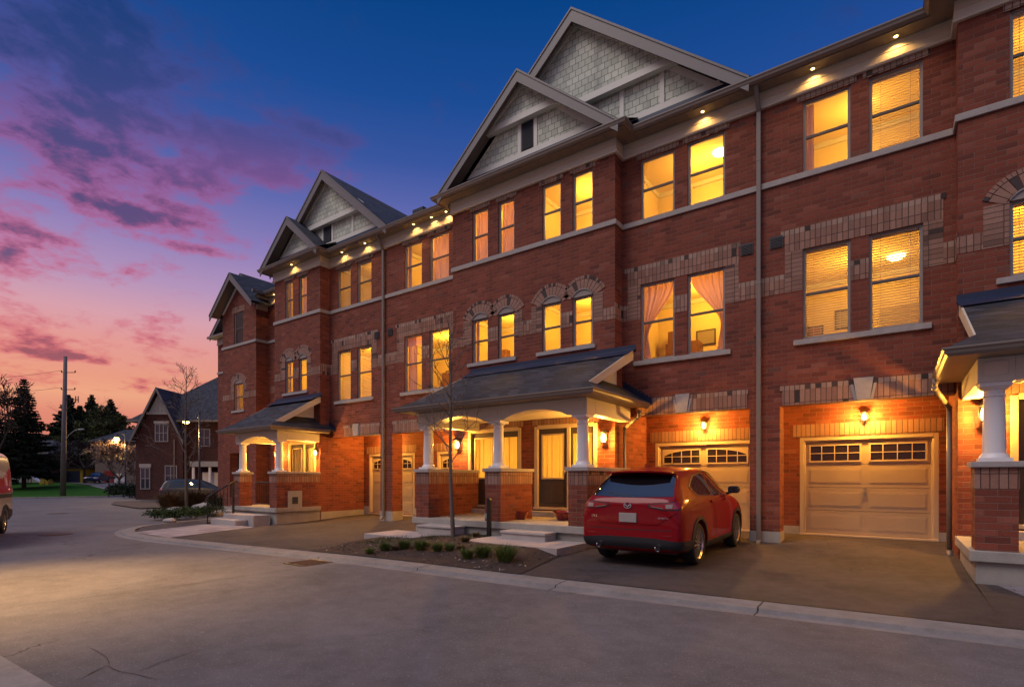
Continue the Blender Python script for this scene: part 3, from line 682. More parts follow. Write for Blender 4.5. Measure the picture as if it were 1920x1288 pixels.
# rooms: x0, x1, z0, z1, plane, light
EL = 1.45
room(-5.65, -2.45, 7.2, 9.75, YM, 62 * EL, (-3.62, YM + 1.25)); room(-2.25, .85, 7.2, 9.75, YM, 46 * EL, (-.62, YM + 1.3), lz=9.0)
room(-5.65, -2.45, 3.6, 6.5, YM, 66 * EL, lz=6.1); room(-2.25, .85, 3.6, 6.5, YM, 62 * EL, (.0, YM + 2.0), depth=3.0, lz=5.9)
room(-17.85, -14.8, 7.2, 9.75, YM, 24 * EL); room(-14.5, -11.2, 7.2, 9.75, YM, 56 * EL)
room(-17.85, -14.8, 3.6, 6.5, YM, 80 * EL, lz=6.0); room(-14.5, -11.2, 3.6, 6.5, YM, 66 * EL, lz=6.1)
room(-11.1, -8.6, 7.2, 9.75, YB, 60 * EL); room(-8.4, -5.76, 7.2, 9.75, YB, 60 * EL, (-6.25, YB + 1.2))
room(-11.1, -8.6, 4.2, 6.6, YB, 56 * EL); room(-8.4, -5.76, 4.2, 6.6, YB, 56 * EL)
room(.95, 7.1, 7.2, 9.75, YB, 30 * EL, lx=2.2); room(.95, 7.1, 4.2, 6.6, YB, 70 * EL, lx=2.2)
room(-21.0, -17.95, 7.2, 9.75, YB, 26 * EL); room(-21.0, -17.95, 4.2, 6.6, YB, 50 * EL)
room(-24.1, -21.1, 7.2, 9.7, YR, 0); room(-24.1, -21.1, 3.8, 6.6, YR, 44 * EL, lx=-22.0)
room(-27.2, -24.3, 7.2, 9.7, YE, 0); room(-27.2, -24.3, 3.9, 6.5, YE, 14 * EL)
room(-33.8, -27.4, 7.2, 9.7, YF, 0); room(-33.8, -27.4, 3.9, 6.5, YF, 0)
M['vous'] = plain('voussoir_brick', (.30, .165, .12), .85, var=.16, scale=9, bump=.4, bscale=60); M['vousd'] = plain('burnt_brick', (.06, .042, .04), .85, var=.2, scale=20)
# decorative brick round the second-floor windows
TN = {'soldier': 'soldier_course', 'rowlock': 'rowlock_course', 'quoin': 'brick_quoin'}
def tbox(kind, *a): MB().box(*a).build(TN[kind], kind, row)
def trim(kind, a, b, z0, z1, y, out=.009): tbox(kind, a, b, y - out, y - .001, z0, z1)
ZB0, ZB1 = 5.48, 5.78
for x0, x1, ws in main:
    prev = x0
    for (a, _), (_, b) in (ws[:2], ws[2:]):
        a0, b1 = max(x0 + .03, a - .34), min(x1 - .03, b + .30)
        trim('soldier', a0, b1, 6.342, 6.70, YM, .011); trim('rowlock', a0 - .08 if a0 - .08 > x0 else a0, min(x1 - .02, b1 + .04), 6.701, 6.81, YM, .013)
        trim('quoin', a0, a - .002, ZB0, 6.341, YM); trim('quoin', b + .002, b1, ZB0, 6.341, YM)
        if a0 > prev + .01: trim('soldier', prev + .002, a0 - .001, ZB0, ZB1, YM); trim('rowlock', prev + .002, a0 - .001, ZB1 + .001, ZB1 + .10, YM)
        m1, m2 = [w for w in ws if w[0] >= a - .01 and w[1] <= b + .01]
        trim('soldier', m1[1] + .002, m2[0] - .002, ZB0, ZB1, YM); trim('rowlock', m1[1] + .002, m2[0] - .002, ZB1 + .001, ZB1 + .10, YM)
        prev = b1
    if prev < x1 - .02: trim('soldier', prev + .001, x1 - .002, ZB0, ZB1, YM); trim('rowlock', prev + .001, x1 - .002, ZB1 + .001, ZB1 + .10, YM)
    # soldier course right under the frieze, over the top windows
    for (a, _), (_, b) in (ws[:2], ws[2:]):
        for w in ws:
            if a <= w[0] and w[1] <= b: trim('rowlock', w[0] - .1, w[1] + .1, 9.475, 9.60, YM, .02)
    for a, b in (((x0 + .42), -2.72), (-2.0, x1 - .03)) if x1 > 0 else ((x0 + .9, -15.03), (-14.3, x1 - .03)):
        trim('soldier', a, b, 3.052, 3.37, YM, .012); trim('rowlock', a - .05, b + .03 if b + .03 < x1 else b, 3.371, 3.47, YM, .016)
for i, (x0, x1, ws) in enumerate(bays):
    yb = YB
    for w in ws: trim('rowlock', w[0] - .08, w[1] + .08, 9.475, 9.60, yb, .02)
    for k in range(0, len(ws), 2):
        a, b = ws[k][0], ws[k + 1][1]
        trim('quoin', max(x0 + .03, a - .34), a - .002, ZB0, B2[1], yb); trim('quoin', b + .002, min(b + .28, x1 - .02), ZB0, B2[1], yb)
        trim('soldier', ws[k][1] + .002, ws[k + 1][0] - .002, ZB0, ZB1, yb); trim('rowlock', ws[k][1] + .002, ws[k + 1][0] - .002, ZB1 + .001, ZB1 + .1, yb)
        if k + 2 < len(ws): trim('soldier', b + .282, ws[k + 2][0] - .342, ZB0, ZB1, yb); trim('rowlock', b + .282, ws[k + 2][0] - .342, ZB1 + .001, ZB1 + .1, yb)
    trim('soldier', x0 + .001, ws[0][0] - .342, ZB0, ZB1, yb); trim('soldier', min(ws[-1][1] + .282, x1 - .01), x1 - .001, ZB0, ZB1, yb)
    for x, s_ in ((x0, -1), (x1, 1)):
        tbox('soldier', x + s_ * .001, x + s_ * .009, YB - .008, YM - .014, ZB0, ZB1); tbox('rowlock', x + s_ * .001, x + s_ * .010, YB - .008, YM - .014, ZB1 + .001, ZB1 + .1)
    if i == 0:
        pass
trim('quoin', -26.5, -26.202, 5.3, 6.05, YE); trim('quoin', -25.348, -25.05, 5.3, 6.05, YE); trim('soldier', -27.29, -26.502, 5.3, 5.6, YE); trim('soldier', -25.048, -24.202, 5.3, 5.6, YE)
trim('soldier', -26.35, -25.2, 9.475, 9.75, YE)
trim('soldier', -24.0, -22.42, 5.48, 5.78, YR); trim('quoin', -22.65, -22.402, 5.8, 6.3, YR)
for x0, x1 in ((-5.6, .8), (-17.8, -11.2)):
    for a, b, _ in gdoors:
        if x0 - .3 <= a and b <= x1 + .3: tbox('soldier', a - .14, b + .09, YG - .011, YG - .001, ZD + .002, ZD + .305)
# soldier heads over the doors and in the porch walls
for i in doors:
    for a, b in doors[i]: trim('soldier', a - .1, b + .1, 2.93, 3.23, YB, .01)
# arched heads of the bay windows: voussoirs set round a shallow arch
def voussoirs(a, b, z, y, ring=.36, rise=.16, n=11, ext=.18):
    arch_fill = MB(); vous = MB(); cx_ = (a + b) / 2; hw = (b - a) / 2; Rr = (hw * hw + rise * rise) / (2 * rise); cz = z + rise - Rr; th = math.asin(hw / Rr)
    N = 12; pts = [(cx_ + Rr * math.sin(-th + 2 * th * i / N), cz + Rr * math.cos(-th + 2 * th * i / N)) for i in range(N + 1)]
    arch_fill.prism(pts + [(b, z - .002), (a, z - .002)], 'y', y - .004, y + .02)
    arch_fill.prism([(p[0], p[1] + .03) for p in pts] + list(reversed(pts)), 'y', y - .03, y - .002)
    th2 = th + .16
    for i in range(n):
        t0 = -th2 + 2 * th2 * i / n + .012; t1 = -th2 + 2 * th2 * (i + 1) / n - .012
        r0, r1 = Rr + .032, Rr + ring - .09
        q = [(cx_ + r0 * math.sin(t0), cz + r0 * math.cos(t0)), (cx_ + r1 * math.sin(t0), cz + r1 * math.cos(t0)), (cx_ + r1 * math.sin(t1), cz + r1 * math.cos(t1)), (cx_ + r0 * math.sin(t1), cz + r0 * math.cos(t1))]
        vous.prism(q, 'y', y - .016, y - .001, 0 if (i * 7 + int(abs(a) * 10)) % 9 else 1)
        r0, r1 = Rr + ring - .08, Rr + ring
        for u0, u1 in ((t0, (t0 + t1) / 2 - .006), ((t0 + t1) / 2 + .006, t1)):
            q = [(cx_ + r0 * math.sin(u0), cz + r0 * math.cos(u0)), (cx_ + r1 * math.sin(u0), cz + r1 * math.cos(u0)), (cx_ + r1 * math.sin(u1), cz + r1 * math.cos(u1)), (cx_ + r0 * math.sin(u1), cz + r0 * math.cos(u1))]
            vous.prism(q, 'y', y - .022, y - .001, 0 if rnd.random() > .2 else 1)
    vous.build('brick_arch', ['vous', 'vousd'], row); arch_fill.build('arch_panel', 'frame', row)
for i, (x0, x1, ws) in enumerate(bays):
    for w in ws: voussoirs(w[0], w[1], B2[1], YB)
voussoirs(-26.2, -25.35, 6.05, YE, ring=.34)
# keystones over the garages
for x in (-4.16, -.53, -16.3, -12.8):
    k = MB(); k.prism([(x - .11, 3.06), (x + .11, 3.06), (x + .17, 3.50), (x - .17, 3.50)], 'y', YM - .05, YM - .014)
    k.prism([(x - .16, 3.06), (x - .112, 3.06), (x - .172, 3.38), (x - .22, 3.38)], 'y', YM - .03, YM - .014); k.prism([(x + .112, 3.06), (x + .16, 3.06), (x + .22, 3.38), (x + .172, 3.38)], 'y', YM - .03, YM - .014)
    k.build('keystone', 'stone', row)
# wall vents
for x in (-2.72, -2.12, -15.15, -14.45):
    v = MB(); v.box(x - .13, x + .13, YM - .02, YM - .014, 6.48, 6.74)
    for i in range(7): v.box(x - .11, x + .11, YM - .034, YM - .02, 6.50 + i * .032, 6.515 + i * .032)
    v.build('wall_vent', 'vent2', row)
# frieze, soffit, fascia and gutter: run along the whole front at constant offsets
def profile_line():
    return [(-27.72, YF), (-27.3, YF)]
runs = [  # front segments (x0,x1,y) from left to right
    (-33.9, -27.3, YF), (-24.2, -21.04, YR), (-21.04, -17.92, YB), (-17.92, -11.14, YM), (-11.14, -5.72, YB), (-5.72, .90, YM), (.90, 7.2, YB)]
fr = MB(); sf = MB(); gu = MB()
def lines(off):
    """the eaves line from x=-24.2 to 7.2, pushed out by off"""
    P = [(-24.2, YR - off)]
    P += [(-21.04 - off, YR - off), (-21.04 - off, YB - off), (-17.92 + off, YB - off), (-17.92 + off, YM - off), (-11.14 - off, YM - off), (-11.14 - off, YB - off),
          (-5.72 + off, YB - off), (-5.72 + off, YM - off), (.90 - off, YM - off), (.90 - off, YB - off), (7.2, YB - off)]
    return P
def runprof(mb, prof, mi=0):
    L = [lines(o) for o, z in prof]; n = len(L[0])
    vs = [(x, y, z) for (o, z), l in zip(prof, L) for x, y in l]
    mb.add(vs, [(k * n + i, k * n + i + 1, (k + 1) * n + i + 1, (k + 1) * n + i) for k in range(len(prof) - 1) for i in range(n - 1)], mi)
runprof(fr, [(.001, 9.60), (.07, 9.60), (.085, 9.64), (.055, 9.665), (.05, 9.80), (.062, 9.805), (.055, 9.82), (.05, 9.975)])
ZSF = 9.97
runprof(sf, [(-.02, ZSF), (.36, ZSF), (.36, ZSF - .02), (.385, ZSF - .02)])
runprof(gu, [(.385, ZSF - .02), (.385, ZSF + .0), (.42, ZSF - .01), (.47, ZSF + .03), (.48, ZSF + .07), (.50, ZSF + .10), (.50, ZSF + .125), (.475, ZSF + .125), (.47, ZSF + .06), (.39, ZSF + .02)])
def block_eave(x0, x1, y, wrapR=False):
    fr.box(x0, x1, y - .05, y - .001, 9.60, 9.975); fr.box(x0, x1, y - .08, y - .05, 9.60, 9.65)
    sf.box(x0 - .3, x1, y - .40, y, ZSF, ZSF + .02); gu.box(x0 - .35, x1, y - .50, y - .39, ZSF - .01, ZSF + .12)
block_eave(-33.9, -27.72, YF)
fr.box(-24.198, -24.13, YE + .02, YR - .05, 9.35, 9.975); sf.box(-24.2, -23.85, YE - .1, YR - .4, ZSF, ZSF + .02); gu.box(-23.86, -23.76, YE - .4, YR - .5, ZSF - .01, ZSF + .12)
fr.build('frieze', 'cream', row); gu.build('gutter', 'taupe', row)
# ribs of the soffit boards
for x0, x1, y in runs[1:]:
    n = int((x1 - x0) / .31)
    for i in range(n):
        x = x0 + (i + .5) * (x1 - x0) / n; sf.box(x - .006, x + .006, y - .35, y - .06, ZSF - .008, ZSF - .001, 1)
sf.build('soffit', ['soffit', 'rake'], row)
# skirt of shingles above the gutter, under the gables, and the main roof
rf = MB(); PT = .85
def slope_strip(x0, x1, y0, z0, y1, z1): rf.quad((x0, y0, z0), (x1, y0, z0), (x1, y1, z1), (x0, y1, z1))
ZE = ZSF + .11
for x0, x1, y in runs[1:]:
    a = y - .46
    slope_strip(x0 - (.44 if y == YB else -.44), x1 + (.44 if y == YB else -.44), a, ZE, a + 6.0, ZE + 6.0 * .55)
slope_strip(-34.3, -27.5, YF - .46, ZE, YF + 6, ZE + 3.2)
rf.quad((-34.3, 15.84, ZE), (-34.3, 22.3, ZE), (-31, 20, ZE + 2.2), (-31, 18, ZE + 2.2))
rf.quad((-34.3, 22.3, ZE), (7.4, 22.3, ZE), (7.4, 18.3, ZE + 3.3), (-31, 18.3, ZE + 3.3))
def gable(xc, hw, zb, yf, back, pitch=PT, th=.16):
    """gable roof: two slopes running back from the rake plane"""
    zt = zb + hw * pitch
    for s_ in (-1, 1):
        xe = xc + s_ * (hw + .02)
        rf.add([(xe, yf, zb), (xc, yf, zt), (xc, yf + back, zt), (xe, yf + back, zb)], [(0, 1, 2, 3)])
        rf.add([(xe, yf + .005, zb - .03), (xc, yf + .005, zt - .03), (xc, yf + back, zt - .03), (xe, yf + back, zb - .03)], [(0, 1, 2, 3)])
    return zt
def rake(xc, hw, zb, yf, yw, pitch=PT, w=.24):
    zt = zb + hw * pitch; c_ = math.cos(math.atan(pitch)); h = w / c_
    for s_ in (-1, 1):
        rk.prism([(xc + s_ * hw, zb - .035), (xc, zt - .035), (xc, zt - .035 - h), (xc + s_ * (hw - .02), zb - .035 - h + .06)], 'y', yf, yf + .035)
        rk.prism([(xc + s_ * hw, zb), (xc, zt), (xc, zt - .06), (xc + s_ * hw, zb - .06)], 'y', yf - .02, yf - .001)
        # sloping soffit between rake board and wall
        a, b = (xc + s_ * (hw - .03), zb - .10), (xc, zt - .13)
        gs.add([(a[0], yf + .036, a[1]), (b[0], yf + .036, b[1]), (b[0], yw, b[1]), (a[0], yw, a[1])], [(0, 1, 2, 3)])
def face(xc, hw, z0, y, zmid, pitch=PT, verts=(), vent=None, top_only=False, xL=None, xR=None):
    """shingled gable face with trim boards; a tie board at zmid with the upper part set proud"""
    zt = z0 + hw * pitch; t = .15
    sk.prism([(xc - hw, z0), (xc + hw, z0), (xc, zt)], 'y', y, y + .1)
    # base board and rakes
    gt.box(xc - hw + .1, xc + hw - .1, y - .025, y - .001, z0, z0 + .16)
    c_ = math.cos(math.atan(pitch)); h = t / c_
    for s_ in (-1, 1): gt.prism([(xc + s_ * hw, z0 + .01), (xc, zt + .01), (xc, zt - h), (xc + s_ * (hw - h / pitch), z0 + .01)], 'y', y - .03, y - .002)
    if zmid:
        hm = (zt - zmid) / pitch + .05
        sk.prism([(xc - hm + .1, zmid + .1), (xc + hm - .1, zmid + .1), (xc, zt - .05)], 'y', y - .16, y - .101)
        gt.box(xc - hm, xc + hm, y - .20, y - .16, zmid, zmid + .17); gt.box(xc - hm, xc + hm, y - .1605, y - .031, zmid, zmid + .02)
        for s_ in (-1, 1): gt.prism([(xc + s_ * hm, zmid + .171), (xc + s_ * .0, zt + .03), (xc, zt - .15), (xc + s_ * (hm - .24), zmid + .171)], 'y', y - .20, y - .161)
    for v in verts: gt.box(v - .055, v + .055, y - .026, y - .0015, z0 + .161, (zmid or zt) - .001)
    if vent:
        a, b, c, d = vent; lv.box(a, b, y - .03, y - .002, c, d)
        for i in range(int((d - c) / .05)): lv.add([(a + .02, y - .05, c + .02 + i * .05), (b - .02, y - .05, c + .02 + i * .05), (b - .02, y - .031, c + .055 + i * .05), (a + .02, y - .031, c + .055 + i * .05)], [(0, 1, 2, 3)])
def gab(xc, hw, zb, y, back, fxc=None, fhw=None, fz=10.46, zmid=None, pitch=PT, w=.24, yw=.05, **k):
    global rk, gs, sk, gt, lv
    rk = MB(); gs = MB(); sk = MB(); gt = MB(); lv = MB()
    gable(xc, hw, zb, y - .46, back, pitch); rake(xc, hw, zb, y - .46, y + yw, pitch, w)
    if fhw:
        face(fxc, fhw, fz, y, zmid, **k); g_ = sk.build('gable', 'shake', row); gt.build('gable_trim', 'gtrim', g_)
        if lv.v: lv.build('gable_vent', 'vent', g_)
        fl = MB(); fl.box(fxc - fhw - .14, fxc + fhw + .14, y - .045, y - .0262, 10.34, fz - .001); fl.build('flashing', 'flash', g_)
    else:
        for s_ in (-1, 1): gt.prism([(xc + s_ * 1.56, ZT - .02), (xc, ZT + 1.30), (xc, ZT + 1.12), (xc + s_ * 1.4, ZT - .02)], 'y', y - .04, y - .002)
        g_ = gt.build('gable_trim', 'gtrim', row)
    rk.build('rake_board', 'rake', g_); gs.build('gable_soffit', 'soffit', g_, fix=False)
# middle pair: small gable over the bay, large one behind; left pair; brick gable of the end house; the rest
gab(-8.40, 2.98, ZE + .02, YB, 5.5, -8.42, 2.34, zmid=11.42, verts=(-8.62, -8.08), vent=(-8.54, -8.16, 10.64, 11.40))
gab(-6.95, 4.38, ZE + .07, YM, 6.5, -6.97, 3.76, 10.50, 11.42, w=.26, verts=(-5.72, -4.66))
gab(-19.45, 1.95, ZE + .02, YB, 6.0, -19.45, 1.32)
gab(-17.79, 3.62, ZE + .07, YM, 7.5, -17.79, 3.0, 10.50, 11.30, w=.26, verts=(-18.35, -17.72, -16.5), vent=(-18.28, -17.8, 10.66, 11.28))
gab(-25.75, 1.98, 9.55, YE, 8, pitch=.86, yw=.02)
gab(-30.4, 3.6, ZE + .02, YF, 5, -30.4, 2.95)
gab(4.05, 3.3, ZE + .02, YB, 6, 4.05, 2.7, zmid=11.45)
roof_o = rf.build('roof', 'roof', row, fix=False)
vb = MB(); vb.box(-15.9, -15.3, 15.3, 15.9, 12.05, 12.3); vb.build('roof_vent', 'black', roof_o)
# downspouts
def downspout(x, y, zt, zb, name='downspout', ytop=None):
    d = MB(); yt = y - .38 if ytop is None else ytop
    d.box(x - .045, x + .045, y - .10, y - .03, zb + .12, zt - .42)
    d.prism([(y - .10, zt - .42), (y - .03, zt - .42), (yt + .10, zt), (yt, zt)], 'x', x - .045, x + .045)
    d.prism([(y - .10, zb + .12), (y - .03, zb + .12), (y - .11, zb), (y - .20, zb + .03)], 'x', x - .045, x + .045)
    for z in (zt - 1.5, zt - 4.2, zb + 1.6):
        if z < zt - .5 and z > zb + .2: d.box(x - .055, x + .055, y - .105, y - .004, z, z + .03)
    o = d.build(name, 'taupe', row); bevel(o, .01, 2)
downspout(-2.46, YM - .005, 9.96, .02); downspout(-14.75, YM - .005, 9.96, .02)
def pipe(pts, name='downspout', r=.042):
    d = MB(); d.path(pts, r, 8); 
    for p in pts[1:-1]: d.lathe((p[0], p[1], p[2] - .045), [(.02, 0), (.045, .02), (.048, .045), (.045, .07), (.02, .09)], 8)
    d.build(name, 'taupe', row, smooth=True)
pipe([(-5.02, 12.3, 3.12), (-5.04, 12.3, 2.98), (-5.60, YM - .12, 2.74), (-5.60, YM - .12, .06)])
pipe([(.56, 12.1, 3.25), (.56, 12.1, 3.08), (.80, YM - .10, 2.78), (.80, YM - .10, .14), (.80, YM - .2, .05)])
# garage doors
def garage(x0, x1, arched):
    zb = .17 if x0 > -8 else .06; y = YG; t = .09
    fr_ = MB()
    fr_.box(x0, x0 + t, y + .0, y + .09, zb, ZD); fr_.box(x1 - t, x1, y, y + .09, zb, ZD); fr_.box(x0 + t, x1 - t, y, y + .09, ZD - t, ZD)
    fr_.box(x0 + t, x0 + t + .03, y + .03, y + .09, zb, ZD - t); fr_.box(x1 - t - .03, x1 - t, y + .03, y + .09, zb, ZD - t); fr_.box(x0 + t + .03, x1 - t - .03, y + .03, y + .09, ZD - t - .03, ZD - t)
    fr_.box(x0, x1, y - .05, y + .2, zb - .04, zb + .012)
    a, b = x0 + t + .03, x1 - t - .03; top = ZD - t - .03; hS = (top - zb - .02) / 4; W_ = (b - a) / 2
    dm = MB(); dm.box(a, b, y + .10, y + .15, zb + .012, top)
    win = []
    for r in range(4):
        z0 = zb + .02 + r * hS
        dm.box(a, b, y + .085, y + .10, z0 + .006, z0 + hS - .006)
        for k in range(2):
            p0, p1 = a + k * W_ + .07, a + (k + 1) * W_ - .07
            q0, q1 = z0 + .09, z0 + hS - .09
            if r < 3:
                dm.box(p0, p1, y + .080, y + .085, q0, q1)
                dm.box(p0 + .03, p1 - .03, y + .0745, y + .080, q0 + .03, q1 - .03)
            else:
                win.append((p0, p1, q0 - .03, q1 + .03, k))
    fd = fr_.build('garage_door_frame', 'gframe', row); bevel(fd, .006, 1)
    door = dm.build('garage_door', 'gdoor', row); bevel(door, .006, 2)
    for p0, p1, q0, q1, k in win:
        w = MB(); e = .035
        w.box(p0, p0 + e, y + .055, y + .085, q0, q1); w.box(p1 - e, p1, y + .055, y + .085, q0, q1); w.box(p0 + e, p1 - e, y + .055, y + .085, q0, q0 + e); w.box(p0 + e, p1 - e, y + .055, y + .085, q1 - e, q1)
        for i in (1, 2, 3): xx = p0 + (p1 - p0) * i / 4; w.box(xx - .009, xx + .009, y + .058, y + .08, q0 + e, q1 - e)
        w.box(p0 + e, p1 - e, y + .060, y + .078, (q0 + q1) / 2 - .009, (q0 + q1) / 2 + .009)
        if arched:          # the panes follow one flat arch over both windows
            n = 10; pts = []
            for i in range(n + 1):
                xx = p0 + e + (p1 - p0 - 2 * e) * i / n; u = (xx - (a + b) / 2) / (b - a) * 2
                pts.append((xx, q1 - e - .20 * u * u * u * u - .02 * abs(u)))
            w.prism(pts + [(p1 - e, q1 - e + .001), (p0 + e, q1 - e + .001)], 'y', y + .0555, y + .084)
        f = w.build('window', 'gframe', door); gp = MB(); gp.box(p0 + e, p1 - e, y + .072, y + .0845, q0 + e, q1 - e); gp.build('glass', 'gglass', f)
    h = MB(); xm = (a + b) / 2
    h.box(xm - .055, xm + .055, y + .03, y + .045, zb + 1.05, zb + 1.075); h.box(xm - .012, xm + .012, y + .03, y + .068, zb + 1.02, zb + 1.10); h.box(xm - .03, xm + .03, y + .055, y + .068, zb + .93, zb + 1.0)
    h.build('handle', 'grey', door)
def gglass():
    m, q, p, o = newmat('garage_glass'); p.inputs['Base Color'].default_value = (.02, .014, .012, 1); p.inputs['Roughness'].default_value = .05; return m
M['gglass'] = gglass()
for gd in gdoors: garage(*gd)
wd = MB(); wd.box(-32.9, -32.78, YF - .02, YF + .1, -.2, 2.5); wd.box(-32.78, -30.3, YF + .04, YF + .09, -.2, 2.5)
for i in range(4): wd.box(-32.7, -30.4, YF + .02, YF + .04, -.1 + i * .6, .4 + i * .6)
wd.build('garage_door', 'white', row)
# wall lanterns
def lantern(x, y, z, e, parent=row, s_=1.0, ax=0):
    l = MB(); l.box(x - .05 * s_, x + .05 * s_, y - .025, y - .001, z + .02, z + .16 * s_)
    l.tube((x, y - .03, z + .13 * s_), (x, y - .12, z + .15 * s_), .012, n=6)
    l.lathe((x, y - .12, z + .10 * s_), [(.09 * s_, 0), (.095 * s_, .012), (.03 * s_, .07 * s_), (.012, .09 * s_)], 12)
    l.lathe((x, y - .12, z - .10 * s_), [(.02, -.03 * s_), (.05 * s_, -.012), (.055 * s_, .0)], 12)
    for i in range(6):
        t = i * math.pi / 3; l.tube((x + .062 * s_ * math.cos(t), y - .12 + .062 * s_ * math.sin(t), z - .10 * s_), (x + .08 * s_ * math.cos(t), y - .12 + .08 * s_ * math.sin(t), z + .10 * s_), .005, n=4)
    f = l.build('wall_lantern', 'black', parent)
    b = MB(); b.lathe((x, y - .12, z - .095 * s_), [(.02, 0), (.045 * s_, .02), (.055 * s_, .10 * s_), (.04 * s_, .17 * s_), (.02, .18 * s_)], 12); b.build('lamp_glass', 'lamp', f, smooth=True)
    point((x, y - .26, z - .0), e, f, WARM, .05)
LE = 8.0
lantern(-.58, YG - .01, 2.86, 26 * LE, s_=.8); lantern(-4.1, YG - .01, 2.86, 26 * LE, s_=.8)
lantern(-16.3, YG - .01, 2.86, 26 * LE, s_=.8); lantern(-12.6, YG - .01, 2.86, 26 * LE, s_=.8)
# soffit lamps
for px, py in ((1680, 68), (1524, 130), (1317, 209), (838, 398), (806, 406), (770, 418), (677, 453), (634, 470), (543, 495), (502, 549)):
    zt = ZSF - .012; d = (px - CX) / F; Z = (zt - H) * F / (HY - py); x = Z * (d * cc - ss); y = Z * (d * ss + cc)
    y = (YR if x < -21.2 else YB if x < -17.92 else YM) - .19
    l = MB(); l.lathe((x, y, zt - .004), [(.05, 0), (.055, .004), (.055, .010)], 16); f = l.build('soffit_lamp', 'cream', row)
    b = MB(); b.lathe((x, y, zt - .010), [(.03, 0), (.034, .004)], 12); b.build('lamp_glass', 'spot', f)
    spot((x, y, zt - .02), (x, y + .12, zt - 1.5), 20, f, 140)

# ------------------------------------------------------------------ porches (parts of the terrace)
M['panel'] = plain('porch_panel', (.62, .56, .47), .5, var=.03)
M['ceil'] = plain('porch_ceiling', (.70, .62, .50), .6, var=.03)
M['step'] = plain('cast_step', (.42, .37, .34), .85, var=.12, scale=4, bump=.4, bscale=70)
M['pad'] = plain('concrete_slab_path', (.40, .335, .31), .85, var=.14, scale=3, bump=.35, bscale=60)
def arch_beam(mb, xa, xb, y0, y1, zb, zt, rise, axis='y'):
    """a beam between two columns with a shallow arched underside"""
    n = 14; pts = [(xa, zt), (xb, zt), (xb, zb)]
    e = .10 * (1 if xb > xa else -1)
    for i in range(n + 1):
        u = i / n; xx = xb - e + (xa + e - (xb - e)) * u; pts.append((xx, zb + .012 + rise * (1 - (2 * u - 1) ** 2) ** .8))
    pts.append((xa, zb)); mb.prism(pts, axis, y0, y1)
def column(x, y, z0, z1, parent):
    c_ = MB(); h = z1 - z0
    c_.box(x - .18, x + .18, y - .18, y + .18, z0, z0 + .05)
    c_.lathe((x, y, z0 + .05), [(.175, 0), (.17, .02), (.15, .05), (.136, .07)], 28)
    prof = [(.132 - .014 * (i / 8) ** 1.6, .121 + (h - .121 - .20) * i / 8) for i in range(9)]
    c_.lathe((x, y, z0), prof, 28)
    c_.lathe((x, y, z1 - .199), [(.118, 0), (.130, .008), (.130, .026), (.118, .034), (.118, .09), (.13, .10), (.165, .13), (.17, .14)], 28)
    c_.box(x - .175, x + .175, y - .175, y + .175, z1 - .058, z1)
    o = c_.build('column', 'white', parent); smooth_angle(o, 40)
